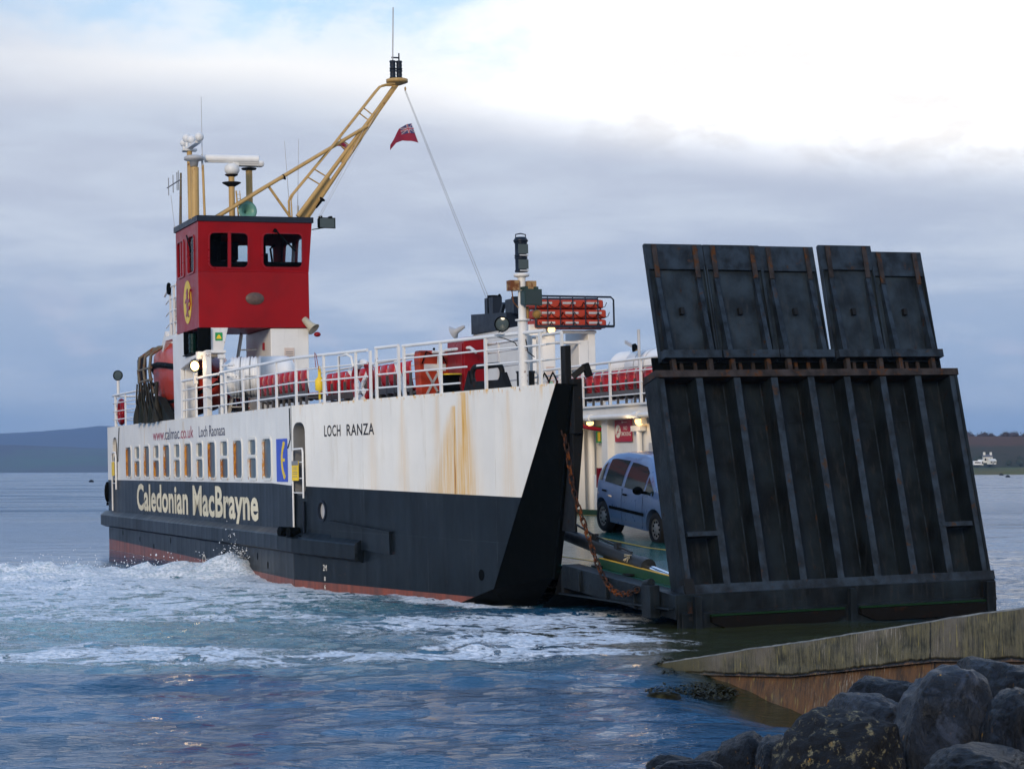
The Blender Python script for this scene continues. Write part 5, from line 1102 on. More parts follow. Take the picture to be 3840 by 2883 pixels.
# ================================================================== sea, shore and slipway
def lattice(seed, n=256): return np.random.default_rng(seed).random((n, n))
LAT = [lattice(i) for i in range(8)]
def vnoise(x, y, k=0):
    L = LAT[k % 8]; xi = np.floor(x).astype(int); yi = np.floor(y).astype(int); fx = x - xi; fy = y - yi
    fx = fx * fx * (3 - 2 * fx); fy = fy * fy * (3 - 2 * fy); a = L[xi % 256, yi % 256]; b = L[(xi + 1) % 256, yi % 256]; c = L[xi % 256, (yi + 1) % 256]; d = L[(xi + 1) % 256, (yi + 1) % 256]
    return (a * (1 - fx) + b * fx) * (1 - fy) + (c * (1 - fx) + d * fx) * fy
def fbm(x, y, o=4, k=0, g=.5):
    s = 0; a = 1; t = 0
    for i in range(o): s = s + a * vnoise(x * 2 ** i + 17.3 * i, y * 2 ** i + 5.1 * i, k + i); t += a; a *= g
    return s / t
def sstep(a, b, x): t = np.clip((x - a) / (b - a), 0, 1); return t * t * (3 - 2 * t)
def grow(a, lim, step, f=1.16):
    out = [a]
    while abs(out[-1]) < lim: step *= f; out.append(out[-1] + (step if lim * a > 0 or a >= 0 else -step))
    return out
xs = list(np.arange(-30, 14, .13)); st = .13
while xs[-1] < 6000: st *= 1.13; xs.append(xs[-1] + st)
st = .13; left = []; x = -30
while x > -6000: st *= 1.13; x -= st; left.append(x)
xs = np.array(left[::-1] + xs)
ys = list(np.arange(9, 62, .12)); st = .12
while ys[-1] < 6200: st *= 1.045 if ys[-1] < 400 else 1.12; ys.append(ys[-1] + st)
st = .12; low = []; y = 9
while y > -300: st *= 1.25; y -= st; low.append(y)
ys = np.array(low[::-1] + ys)
GX, GY = np.meshgrid(xs, ys, indexing='ij')
rw = np.random.default_rng(11); H = np.zeros_like(GX)
sx = np.gradient(xs)[:, None]; sy_ = np.gradient(ys)[None, :]; spc = np.maximum(sx, sy_)
wx = GX + .7 * (fbm(GX * .25, GY * .25, 2, 1) - .5); wy = GY + .7 * (fbm(GX * .25, GY * .25, 2, 3) - .5)
for lam, amp, nn in ((5.5, .016, 5), (2.8, .011, 8), (1.5, .0070, 12), (.85, .0050, 16), (.5, .0034, 16)):
    for i in range(nn):
        a = R(-90) + rw.normal(0, .55); l = lam * rw.uniform(.75, 1.3); kx, ky = math.cos(a) * 2 * math.pi / l, math.sin(a) * 2 * math.pi / l; ph = rw.uniform(0, 6.28)
        s_ = np.sin(kx * wx + ky * wy + ph); H += .95 * amp * (.637 - np.abs(s_)) * .9 * np.clip(l / (spc * 3.5) - .5, 0, 1) + .95 * amp * .5 * s_ * np.clip(l / (spc * 3.5) - .5, 0, 1)
# the wash: a ridge of broken water off the hull and a wide field of lacy foam in front of it
n_a = fbm(GX * .35, GY * .5, 4, 2); n_b = fbm(GX * 1.1, GY * 1.6, 4, 4); n_c = fbm(GX * 2.6, GY * 2.6, 4, 5)
ywob = (n_a - .5) * 4
field = sstep(25.2, 28.6, GY + ywob + .10 * (GX + 6)) * sstep(54, 50, GY + ywob * .5)
right = sstep(4.0, 1.2, GX + (n_b - .5) * 3 - (GY - 30) * .05)
field = field * right
ridge = np.exp(-((GY - (49.6 + .7 * np.sin(GX * .6) + 1.2 * (n_a - .5))) / 1.15) ** 2) * sstep(-5.2, -7.2, GX)
ridge2 = np.exp(-((GY - 46.4 - .9 * np.sin(GX * .5 + 2)) / 1.3) ** 2) * sstep(-6.5, -9, GX) * .5
plume = np.exp(-(((GX + 6.7) / .55) ** 2 + ((GY - 50.2) / .5) ** 2))
foam = field * (.27 + .36 * sstep(27, 46, GY) * sstep(2, -8, GX)) + .85 * ridge + .5 * ridge2 + plume
foam += .26 * np.exp(-((GY - 29.2 - ywob * 1.1 - .8 * np.sin(GX * .35)) / 1.1) ** 2) * right * sstep(-24, -2, GX) * (.4 + 1.2 * n_a)
foam += .15 * np.exp(-((GX - 1.0) / 2.2) ** 2 - ((GY - 33.2 + (n_a - .5) * 5) / 2.6) ** 2)
foam += .36 * np.exp(-((GY - 35.2 - .35 * (GX)) / 1.0) ** 2 - ((GX - .3) / 2.6) ** 2) + .5 * np.exp(-(((GY - 38.9 + .9 * GX) / .35) ** 2)) * sstep(-2.5, -1.5, GX) * sstep(1.0, .2, GX)
def segdist(ax, ay, bx, by):
    dx, dy = bx - ax, by - ay; t = np.clip(((GX - ax) * dx + (GY - ay) * dy) / (dx * dx + dy * dy), 0, 1); return np.hypot(GX - ax - t * dx, GY - ay - t * dy)
hull_d = np.minimum(segdist(-13.45, 68.1, -4.87, 45.7), segdist(-4.87, 45.7, -.95, 39.8)); foam += .45 * np.exp(-(hull_d / .14) ** 2)
foam = np.clip(foam + (n_a - .5) * .3 * field, 0, 1.3); aer = np.clip(field * (.55 + .65 * sstep(28, 44, GY)) * sstep(3.2, -7, GX + .15 * (GY - 30)) + ridge * .7, 0, 1)
H *= 1 - .5 * np.clip(aer, 0, 1); H += ridge * (.27 + .42 * (n_b - .45) + .32 * (n_c - .5)) + ridge2 * (.12 + .3 * (n_b - .5)) + plume * .35 * (n_c + .3)
H += field * ((n_b - .5) * .13 + (n_c - .5) * .045)
slick = sstep(52, 60, GY) * sstep(135, 95, GY) * sstep(-7, -12, GX + (GY - 60) * .1 * 0); H *= 1 - .85 * slick
H += -.055 * np.exp(-((GY - 24.9 - .35 * np.sin(GX * .5) - .04 * GX) / .42) ** 2) * sstep(4, -2, GX) + .055 * np.exp(-((GY - 25.7 - .35 * np.sin(GX * .5) - .04 * GX) / .5) ** 2) * sstep(4, -2, GX)
H += -.04 * np.exp(-((GY - 23.1 - .3 * np.sin(GX * .4 + 1)) / .35) ** 2) * sstep(-3, -7, GX)
pool = np.exp(-(((GX - 3.0 - .25 * (24 - GY)) / .95) ** 2 + ((GY - 22.6) / 2.2) ** 2)); H *= 1 - .5 * pool
murk = sstep(.8, 2.6, GX - .32 * (27 - GY)) * sstep(36.5, 33.5, GY) ; murk = np.clip(murk + pool, 0, 1)
H *= 1 - .55 * murk
H -= .30 * pool
nx, ny = GX.shape; verts = np.stack([GX, GY, H], -1).reshape(-1, 3).astype(np.float32)
idx = np.arange(nx * ny).reshape(nx, ny); quads = np.stack([idx[:-1, :-1], idx[1:, :-1], idx[1:, 1:], idx[:-1, 1:]], -1).reshape(-1, 4)
me = bpy.data.meshes.new('sea'); me.vertices.add(len(verts)); me.vertices.foreach_set('co', verts.ravel()); me.loops.add(quads.size); me.loops.foreach_set('vertex_index', quads.ravel().astype(np.int32))
me.polygons.add(len(quads)); me.polygons.foreach_set('loop_start', np.arange(0, quads.size, 4, dtype=np.int32)); me.polygons.foreach_set('loop_total', np.full(len(quads), 4, dtype=np.int32)); me.polygons.foreach_set('use_smooth', np.ones(len(quads), dtype=bool)); me.update()
for nm, arr in (('foam', foam), ('aer', aer), ('murk', murk), ('slick', slick)):
    at = me.attributes.new(nm, 'FLOAT', 'POINT'); at.data.foreach_set('value', arr.reshape(-1).astype(np.float32))
sea = bpy.data.objects.new('sea', me); scn.collection.objects.link(sea); sea['kind'] = 'structure'
SEA, n, b = newmat('sea_water'); me.materials.append(SEA)
P = n.new('ShaderNodeTexCoord').outputs['Object']
def attr(nm): a = n.new('ShaderNodeAttribute'); a.attribute_name = nm; return a.outputs['Fac']
fo, ae, mu, sl = attr('foam'), attr('aer'), attr('murk'), attr('slick')
Pw = n.vscale(P, 1, 1.35, 1)
l1 = n.noise(Pw, 1.25, 10, .66, 1.1); l2 = n.noise(Pw, 4.2, 8, .66, .8)
lace = n.m('SUBTRACT', 1., n.m('ABSOLUTE', n.m('MULTIPLY', n.m('SUBTRACT', l1, .5), 7.5)))
lace = n.m('MAXIMUM', lace, n.m('SUBTRACT', .75, n.m('ABSOLUTE', n.m('MULTIPLY', n.m('SUBTRACT', l2, .5), 7.))))
thr = n.m('ADD', n.m('ADD', n.m('MULTIPLY', fo, 1.55), n.m('MULTIPLY', n.m('MAXIMUM', lace, -.4), .62)), n.m('ADD', n.m('MULTIPLY', n.m('SUBTRACT', l1, .5), 2.1), n.m('MULTIPLY', n.m('SUBTRACT', l2, .5), .7)))
fmask = n.m('MULTIPLY', n.mr(thr, 1.0, 1.22), n.mr(fo, .02, .16))
deep = n.mix(n.mr(n.noise(n.vscale(P, .2, .6, 1), 1., 3), .35, .65), (.003, .044, .098), (.010, .084, .175))  # blue raised so the body colour carries some of the reflected sky
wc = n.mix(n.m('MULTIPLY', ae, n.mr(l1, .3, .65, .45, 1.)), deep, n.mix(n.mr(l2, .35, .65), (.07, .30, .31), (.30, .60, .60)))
wc = n.mix(mu, wc, (.030, .034, .014))
fc = n.mix(n.mr(n.noise(P, 6., 5), .3, .7), (.62, .69, .74), (.86, .88, .90))
rgh = n.m('MAXIMUM', .05, n.m('MULTIPLY', n.m('ADD', n.mr(n.sep(P)[1], 45., 170., .05, .12), n.m('MULTIPLY', n.mr(n.noise(n.vscale(P, .035, .10, 1), 1., 6, .65, .6), .42, .66), n.mr(n.sep(P)[1], 60., 130., 0., .30))), n.mr(sl, 0., 1., 1., .35)))
fmask = n.m('MULTIPLY', fmask, n.mr(n.noise(Pw, 14., 4, .6), .32, .55, .55, 1.))
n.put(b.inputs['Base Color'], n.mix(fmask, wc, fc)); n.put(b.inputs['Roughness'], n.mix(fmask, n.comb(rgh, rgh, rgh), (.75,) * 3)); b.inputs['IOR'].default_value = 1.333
dist = n.new('ShaderNodeCameraData').outputs['View Distance'] if False else n.sep(P)[1]
r1 = n.noise(n.vscale(P, .8, 2.1, 1), 2.6, 5, .62, .3); r2 = n.noise(n.vscale(P, .8, 2.2, 1), 9., 4, .6, .2); r3 = n.noise(n.vscale(P, .5, 1., 1), .55, 6, .65, .2)
hh = n.m('ADD', n.m('ADD', n.m('MULTIPLY', r1, .060), n.m('MULTIPLY', r2, .014)), n.m('MULTIPLY', n.m('MULTIPLY', r3, n.mr(dist, 55., 110., 0., 1.)), .20))
hh = n.m('MULTIPLY', hh, n.mr(sl, 0., 1., 1., .12)); hh = n.m('MULTIPLY', hh, n.mr(mu, 0., 1., 1., .45)); hh = n.m('ADD', hh, n.m('MULTIPLY', fmask, .035))
bp = n.new('ShaderNodeBump'); bp.inputs['Strength'].default_value = 1.; bp.inputs['Distance'].default_value = 1.; n.put(bp.inputs['Height'], hh); n.put(b.inputs['Normal'], bp.outputs[0])

# spray over the ridge
m = MB(); rs = random.Random(3)
def drop(p, r): 
    o = [(1, 0, 0), (-1, 0, 0), (0, 1, 0), (0, -1, 0), (0, 0, 1.3), (0, 0, -1)]; m.add([(p[0] + a * r, p[1] + b_ * r, p[2] + c * r) for a, b_, c in o], [(0, 2, 4), (2, 1, 4), (1, 3, 4), (3, 0, 4), (2, 0, 5), (1, 2, 5), (3, 1, 5), (0, 3, 5)], True)
for i in range(1700):
    if i < 1200: x = -6.55 + rs.gauss(0, .32); h = abs(rs.gauss(0, .42)); p = (x + .25 * h, 50.3 + rs.gauss(0, .25), .15 + h)
    else: x = rs.uniform(-19, -6.5); p = (x, 49.6 + .7 * math.sin(x * .6) + rs.gauss(0, .5), .25 + abs(rs.gauss(0, .16)))
    drop(p, rs.uniform(.006, .018) * (1.8 if rs.random() < .06 else 1))
FOAMW, n, b = newmat('spray_water'); b.inputs['Base Color'].default_value = (.85, .88, .9, 1); b.inputs['Roughness'].default_value = .5
sp_ = m.build('sea_spray', FOAMW, fix=False); sp_['kind'] = 'stuff'; sp_['label'] = 'white spray and droplets thrown up by the propeller wash'

# buoys
def buoy(px, dist_, r, label):
    X_ = (px - 1920) / 7639 * dist_
    e = empty('mooring_buoy', (X_, dist_, 0), label=label, cat='buoy', group='mooring buoys out on the loch')
    m = MB(); m.lathe([(0, -.2 * r), (r * .9, -.1 * r), (r, .25 * r), (r * .75, .6 * r), (r * .3, .8 * r), (0, .82 * r)], seg=18); m.build('float', BLACK, e)
    m = MB(); m.tube([(-.15 * r, 0, .8 * r), (-.12 * r, 0, 1.05 * r), (.12 * r, 0, 1.05 * r), (.15 * r, 0, .8 * r)], .05 * r, 6); m.build('ring', BLACKM, e)
buoy(343, 480, .62, 'dark buoy on the open water left of the ferry stern'); buoy(3752, 700, .75, 'farther left of two dark buoys below the right-hand shore'); buoy(3776, 560, .68, 'nearer right of two dark buoys below the right-hand shore')

# ---- slipway
SL = Matrix.Translation((2.09, 26.8, 0)) @ Matrix.Rotation(R(-69), 4, 'Z')
e = empty('slipway', label='stained concrete slipway sloping down into the water at lower right', cat='slipway'); e.matrix_world = SL
CON, n, b = newmat('stained_concrete'); P = n.new('ShaderNodeTexCoord').outputs['Object']; Xc, Yc, Zc = n.sep(P)
vstr = n.m('ADD', n.m('MULTIPLY', n.noise(n.vscale(P, 17, 17, 1.8), 1.5, 9, .72, .5), .55), n.m('MULTIPLY', n.noise(P, 4.5, 10, .72, .3), .45)); vs2 = n.noise(n.vscale(P, 34, 34, 2.0), 1.3, 9, .72, .3); bl = n.noise(P, 1.3, 6, .6)
c = n.mix(n.mr(vstr, .40, .58), (.026, .025, .011), (.150, .132, .070)); c = n.mix(n.mr(bl, .45, .66), c, n.mix(vs2, (.055, .048, .032), (.24, .205, .15)))
low_c = n.mix(n.mr(vstr, .38, .60), (.045, .025, .011), (.170, .080, .028)); low_c = n.mix(n.mr(bl, .5, .72), low_c, (.13, .11, .07))
crk = n.m('ADD', 0., n.m('ADD', n.m('MINIMUM', n.m('MAXIMUM', n.m('MULTIPLY_ADD', Xc, .081, -.06), n.m('MULTIPLY_ADD', Xc, .145, -.264)), n.m('MULTIPLY_ADD', Xc, .085, .11)), n.m('MULTIPLY', n.m('SUBTRACT', n.noise(n.vscale(P, 1, 1, 0), 1.5, 6, .7), .5), .12)))
dzc = n.m('SUBTRACT', Zc, crk); c = n.mix(n.mr(dzc, .012, -.012), c, low_c)
pale = n.m('MULTIPLY', n.m('MULTIPLY', n.mr(vs2, .54, .62), n.mr(n.m('ABSOLUTE', n.m('SUBTRACT', Xc, 4.9)), 1.8, .6)), n.mr(bl, .38, .55)); c = n.mix(n.m('MULTIPLY', pale, .8), c, (.42, .38, .30))
drk = n.m('MULTIPLY', n.mr(vs2, .47, .36), n.mr(Xc, 5.2, 6.6, .5, 1.)); c = n.mix(n.m('MULTIPLY', drk, .75), c, (.018, .018, .012))
c = n.mix(n.m('MULTIPLY', n.mr(n.noise(n.vscale(P, 30, 30, 3), 1., 3), .62, .68), .7), c, (.30, .25, .08))
c = n.mix(n.mr(n.m('ADD', n.m('MINIMUM', n.m('ABSOLUTE', dzc), n.m('MULTIPLY', n.m('ABSOLUTE', n.m('SUBTRACT', Xc, 6.15)), .8)), n.m('MULTIPLY', n.m('SUBTRACT', n.noise(P, 9., 5), .5), .04)), .022, .004), c, (.006, .006, .005))
c = n.mix(n.m('MULTIPLY', n.mr(Xc, 1.6, .1), n.mr(bl, .3, .55, .4, 1.)), c, (.075, .065, .022))
n.put(b.inputs['Base Color'], c); n.put(b.inputs['Roughness'], n.mr(vstr, .3, .7, .55, .85, False))
n.put(b.inputs['Normal'], n.bump(n.m('ADD', n.m('ADD', vstr, n.m('MULTIPLY', vs2, .6)), n.m('MULTIPLY', n.mr(n.m('ABSOLUTE', dzc), .03, .0), -1.5)), .9, .02))
def slipgrid(x0, x1, z0f, z1f, yf, nx_, nz_):
    m = MB(); vs = []
    for i in range(nx_ + 1):
        x = x0 + (x1 - x0) * i / nx_; a, b_ = z0f(x), z1f(x)
        for j in range(nz_ + 1): z = a + (b_ - a) * j / nz_; vs.append((x, yf(x, z), z))
    m.add(vs, [(i * (nz_ + 1) + j, (i + 1) * (nz_ + 1) + j, (i + 1) * (nz_ + 1) + j + 1, i * (nz_ + 1) + j + 1) for i in range(nx_) for j in range(nz_)], True); return m
def topz(x): return .085 + .150 * x + .035 * (float(fbm(np.array([x * .9]), np.array([2.]), 4, 1)[0]) - .5) 
def crz(x): return min(max(-.06 + .081 * x, -.264 + .145 * x), .11 + .085 * x)
nse = lambda x, z: float(fbm(np.array([x * 3.]), np.array([z * 6. + 9]), 4, 2)[0]) - .5
m = slipgrid(-.45, 18, lambda x: min(crz(x), .1) - .25 if x < .6 else crz(x) - .02, topz, lambda x, z: .03 * nse(x, z) + (.05 if abs(x - 6.2) < .03 else 0), 240, 14)
K = len(m.v); vs = []
for i in range(241): x = -.45 + 18.45 * i / 240; z = topz(x); vs += [(x, .03 * nse(x, z), z), (x, .14, z + .012), (x, 12., z - .02)]
m.add(vs, [(i * 3 + j, (i + 1) * 3 + j, (i + 1) * 3 + j + 1, i * 3 + j + 1) for i in range(240) for j in range(2)])
m.add([(-.45, 0, .03), (-.45, 12, .0), (-9, 12, -1.4), (-9, .0, -1.4)], [(0, 1, 2, 3)]); m.build('ramp_slab', CON, e, fix=False)
m = MB(); ev = []
for i in range(241): x = -.45 + 18.45 * i / 240; z = topz(x); ev += [(x, .012 + .03 * nse(x, z), z + .002), (x, .035, z + .02 + .012 * nse(x * 3, 1)), (x, .17, z + .022)]
m.add(ev, [(i * 3 + j, (i + 1) * 3 + j, (i + 1) * 3 + j + 1, i * 3 + j + 1) for i in range(240) for j in range(2)]); m.build('edge_strip', paint('lit_edge_concrete', (.17, .165, .145), .8, var=.4, scale=5, dirt=.5, bump=.5), e, fix=False)  # pale strip paints the lit top edge of the slab
def lowy(x, z):
    base_ = .06 - .12 * (crz(x) - z) * 1.0; return base_ + .03 * nse(x, z)
m = slipgrid(.55, 18, lambda x: -.9, lambda x: crz(x) + .0, lowy, 200, 14); m.add([(.55, .06, -.9), (.55, .06, -.02), (.55, 2, -.02), (.55, 2, -.9)], [(0, 1, 2, 3)]); m.build('footing_wall', CON, e, fix=False)

# ---- boulders
ROCKM = []
for ri, (lich, tone) in enumerate(((.85, (.004, .005, .007)), (.10, (.007, .011, .019)), (.05, (.0038, .006, .010)))):
    mt, n, b = newmat(('lichen_rock', 'blue_grey_rock', 'wet_dark_rock')[ri]); P = n.new('ShaderNodeTexCoord').outputs['Object']
    v = n.noise(n.vscale(P, 1, 2.2, 1), 2.2, 8, .65, 1.2); f1 = n.noise(P, 9., 7, .65); f2 = n.noise(P, 3.2, 5, .6)
    c = n.mix(n.mr(v, .32, .66), tuple(t * .35 for t in tone), tuple(t * 1.7 for t in tone)); c = n.mix(n.mr(n.noise(n.vscale(P, 1, 2.6, 1.4), 1.5, 8, .68, 1.5), .50, .64, 0, (.15, .85, .4)[ri]), c, (.036, .050, .082))  # pale blue patches paint the sky's sheen into the rock colour
    lm = n.m('MULTIPLY', n.mr(n.noise(P, 7., 10, .8), .545, .575), n.mr(f2, .56 - .16 * lich, .62 - .14 * lich)); c = n.mix(n.m('MULTIPLY', lm, lich), c, n.mix(n.noise(P, 30., 3), (.17, .15, .075), (.32, .28, .16)))
    om = n.m('MULTIPLY', n.mr(n.noise(P, 6.5, 4, .5), .66, .69), n.mr(n.noise(P, 2.1, 3), .50, .60)); c = n.mix(om, c, (.33, .17, .012))
    b.inputs['Specular IOR Level'].default_value = .42 if ri == 1 else .3; n.put(b.inputs['Base Color'], c); n.put(b.inputs['Roughness'], n.mr(v, .3, .7, .26 if ri else .5, .55 if ri else .8, False)); n.put(b.inputs['Normal'], n.bump(n.m('ADD', n.m('ADD', v, n.m('MULTIPLY', f1, .5)), n.m('MULTIPLY', n.noise(n.vscale(P, 1, 4, 1.5), 4., 8, .7, .8), .9)), 1., .05)); ROCKM.append(mt)
from mathutils import noise as mn
def rock(loc, size, seed, rotz, mt, label, sub=5, name='boulder', tilt=0., group='boulders along the shore', sq=.65):
    bm = bmesh.new(); bmesh.ops.create_icosphere(bm, subdivisions=sub, radius=1.); so = Vector((seed * 7.3, seed * 3.1, seed * 1.7)); rr_ = random.Random(seed)
    planes = [(Vector((rr_.gauss(0, 1), rr_.gauss(0, 1), rr_.gauss(0, .8))).normalized(), rr_.uniform(.80, 1.02)) for _ in range(12)]
    for v in bm.verts:
        p = v.co.copy(); d = p.normalized(); r = 1 + .16 * mn.fractal(d * 1.1 + so, 1., 2., 3)
        q = Vector([math.copysign(abs(c_) ** .72, c_) for c_ in d]) * r
        for nn_, dd in planes:
            ex = q.dot(nn_) - dd
            if ex > 0: q -= nn_ * ex * sq
        q += d * (.09 * (.35 - abs(mn.fractal(d * 1.9 + so * 2, .9, 2.1, 5))) + .06 * mn.fractal(d * 3.2 + so, .9, 2.1, 6) + .02 * mn.fractal(Vector((d.x * 5, d.y * 12, d.z * 5)) + so, .8, 2.2, 5))
        v.co = q
    bm.normal_update(); me_ = bpy.data.meshes.new(name); bm.to_mesh(me_); bm.free(); me_.materials.append(mt)
    for p in me_.polygons: p.use_smooth = True
    o = bpy.data.objects.new(name, me_); scn.collection.objects.link(o); o.location = loc; o.scale = size; o.rotation_euler = (0, tilt, rotz); return tag(o, label, 'boulder', group)
def at(px, py, D): return ((px - 1920) / 7639 * D, D, 2.6 - (py - 1755) / 7639 * D)
def rk(px, py, D, w_, h_, dep, seed, rz, mi, label, **k):
    p = at(px, py, D); s = w_ / 7639 * D / 2; h = h_ / 7639 * D / 2; rock((p[0], D + dep * .5, p[2] - h * 1.02), (s * .98, dep, h * .98), seed, R(rz), ROCKM[mi], label, **k)
rk(3140, 2650, 14.3, 500, 600, .55, 4, 12, 0, 'dark boulder spotted with pale lichen at the bottom edge')
rk(3565, 2498, 14.8, 470, 860, .75, 9, -8, 1, 'big smooth blue-grey boulder in front of the slipway wall', sq=.55)
rk(3180, 2640, 15.6, 300, 240, .5, 14, 40, 2, 'rounded grey boulder wedged between the two largest boulders') if False else None
rk(3270, 2605, 15.9, 250, 330, .5, 17, 20, 1, 'rounded grey rock between the lichen boulder and the big one')
rk(3370, 2550, 16.3, 250, 330, .5, 23, 65, 2, 'dark rock behind the left shoulder of the big boulder')
rk(3790, 2470, 16.2, 330, 420, .7, 31, 10, 2, 'dark slab of rock at the right edge behind the big boulder')
rk(3830, 2590, 14.2, 260, 500, .5, 37, -30, 2, 'dark rock at the right edge beside the big boulder')
rk(3700, 2800, 13.0, 420, 300, .5, 38, -20, 2, 'dark rock in the lower right corner')
rk(2800, 2755, 15.6, 190, 300, .35, 41, 25, 2, 'pointed wet rock left of the lichen boulder')
rk(2905, 2765, 14.8, 150, 300, .35, 43, -15, 2, 'narrow wet rock touching the lichen boulder')
rk(2680, 2815, 15.9, 170, 200, .3, 47, 5, 2, 'low wet rock in the shallows, second from the left')
rk(2545, 2835, 15.8, 190, 170, .3, 53, 50, 2, 'low wet rock at the left end of the shore')
rk(2600, 2850, 14.9, 160, 160, .3, 59, 80, 2, 'small wet rock at the bottom edge below the shallows')
if False: rk(3330, 2830, 13.4, 260, 240, .4, 61, 0, 2, 'dark rock at the foot of the two largest boulders')
# shore bed under the boulders
m = MB(); vs = []; nxs, nys = 60, 60
for i in range(nxs + 1):
    for j in range(nys + 1):
        x = 1.0 + 14 * i / nxs; y = 4 + 18 * j / nys; lvl = -.55 + .5 * max(0, min(1, (x - 1.2 - (y - 14) * .22) / 2.0)) + (.5 if x > 5.5 else 0) * min(1, (x - 5.5)); vs.append((x, y, lvl + .22 * (float(fbm(np.array([x * 1.5]), np.array([y * 1.5]), 4, 3)[0]) - .5)))
m.add(vs, [(i * (nys + 1) + j, (i + 1) * (nys + 1) + j, (i + 1) * (nys + 1) + j + 1, i * (nys + 1) + j + 1) for i in range(nxs) for j in range(nys)], True)
sb = m.build('shore', ROCKM[2], fix=False); sb['kind'] = 'structure'
# seaweed
WEED = paint('brown_seaweed', (.020, .019, .006), .5, var=.7, scale=9, spec=.15)
def weed(cx, cy, rx, ry, n_, seed, label, z0=.01):
    r_ = random.Random(seed); m = MB()
    for i in range(n_):
        a = r_.uniform(0, 6.28); q_ = math.sqrt(r_.random()); x = cx + rx * q_ * math.cos(a); y = cy + ry * q_ * math.sin(a); h = r_.uniform(.0, .09) * (1.2 - q_); t = r_.uniform(0, 6.28); l = r_.uniform(.02, .065); w_ = l * .3
        d = Vector((math.cos(t), math.sin(t), r_.uniform(-.2, .6))); s = Vector((-math.sin(t), math.cos(t), r_.uniform(-.4, .4))) * w_; b0_ = Vector((x, y, z0 + h)); m.add([b0_ - s * .4, b0_ + d * l * .5 - s, b0_ + d * l, b0_ + d * l * .5 + s, b0_ + s * .4], [(0, 1, 2, 3, 4)])
    m.lathe([(0, .03), (.5, .02), (.9, .0), (1., -.05)], (0, 0, 0), seg=20); k0 = len(m.v) - 80
    for i in range(k0, len(m.v)): v = m.v[i]; m.v[i] = (cx + v[0] * rx * .95, cy + v[1] * ry * .95, v[2] + z0 - .02)
    o = m.build('seaweed', WEED, fix=False); o['kind'] = 'stuff'; o['label'] = label
weed(2.34, 25.0, .38, .95, 1900, 1, 'brown seaweed clinging under the toe of the slipway', -.11); weed(2.02, 26.2, .16, .35, 300, 4, 'brown seaweed at the tip of the slipway', -.05); weed(2.55, 21.0, .50, .30, 900, 2, 'brown seaweed floating beside the foot of the wall', -.17); weed(1.75, 23.8, .22, .2, 200, 3, 'loose seaweed drifting off the slipway'); weed(2.05, 27.2, .15, .12, 120, 5, 'small tuft of seaweed beyond the slipway tip')

# ================================================================== far shores
def hillmat(name, cols, sc):
    mt, n, b = newmat(name); P = n.new('ShaderNodeTexCoord').outputs['Object']; a = n.noise(P, sc, 6, .6, .5); z = n.sep(P)[2]
    c = n.mix(n.mr(a, .35, .65), cols[0], cols[1])
    if len(cols) > 2: c = n.mix(n.mr(n.m('ADD', z, n.m('MULTIPLY', n.m('SUBTRACT', a, .5), cols[4])), cols[3] * .8, cols[3]), c, cols[2])
    n.put(b.inputs['Base Color'], c); b.inputs['Roughness'].default_value = .95; b.inputs['Specular IOR Level'].default_value = .1; return mt
def ridge_mesh(name, x0, x1, yfront, depth, hf, mt, nx_=160, ny_=24, seed=0, rough=6.):
    X_ = np.linspace(x0, x1, nx_ + 1); V = np.linspace(0, 1, ny_ + 1); gx, gv = np.meshgrid(X_, V, indexing='ij'); gy = yfront + gv * depth
    prof = np.sin(np.clip(gv / .72, 0, 1) * math.pi / 2) ** 1.1 * np.where(gv > .72, np.cos((gv - .72) / .28 * math.pi / 2 * .6), 1.); hh_ = np.vectorize(hf)(gx); sc_ = 600. / rough
    gz = hh_ * prof + rough * (fbm(gx / sc_ + 40, gy / sc_ + 40, 5, seed) - .5) * np.clip(gv * 4, 0, 1) - 1.5 * (gv < .001)
    vs = np.stack([gx, gy, gz], -1).reshape(-1, 3); m = MB(); K_ = ny_ + 1
    m.add([tuple(v) for v in vs], [(i * K_ + j, (i + 1) * K_ + j, (i + 1) * K_ + j + 1, i * K_ + j + 1) for i in range(nx_) for j in range(ny_)], True); o = m.build(name, mt, fix=False); o['kind'] = 'structure'; return o
H1 = hillmat('far_hill_haze_blue', ((.028, .036, .055), (.045, .048, .065)), .004); H2 = hillmat('near_hill_pasture', ((.06, .10, .05), (.07, .065, .055), (.06, .05, .05), 48., 30.), .006)  # far hills: blue of the distance haze mixed into their base colour
ridge_mesh('far_hills', -3200, -300, 5200, 1500, lambda x: float(np.interp(x, [-3200, -1700, -1560, -1420, -1250, -900, -300], [132, 122, 118, 124, 140, 138, 90])), H1, seed=1, rough=10)
ridge_mesh('near_hills', -2600, -150, 3700, 900, lambda x: float(np.interp(x, [-2600, -1050, -800, -600, -150], [70, 58, 46, 38, 5])), H2, seed=3, rough=8)
H3 = hillmat('headland_ground', ((.055, .042, .022), (.035, .040, .020), (.095, .045, .022), 13., 5.), .05)
ridge_mesh('headland', 60, 520, 800, 160, lambda x: float(np.interp(x, [60, 120, 180, 205, 520], [4, 14, 17.5, 17.5, 15])), H3, 120, 24, seed=5, rough=4)
GRASS = hillmat('shore_grass', ((.085, .10, .035), (.12, .10, .04)), .08)
m = MB(); vs = []
for i in range(61):
    x = 80 + 400 * i / 60; vs += [(x, 781, -.5), (x, 784 + 2 * math.sin(i), 1.0), (x, 800, 2.6 + .8 * math.sin(i * .7)), (x, 815, 2.8)]
m.add(vs, [(i * 4 + j, (i + 1) * 4 + j, (i + 1) * 4 + j + 1, i * 4 + j + 1) for i in range(60) for j in range(3)], True); o = m.build('shore_bank', GRASS, fix=False); o['kind'] = 'structure'
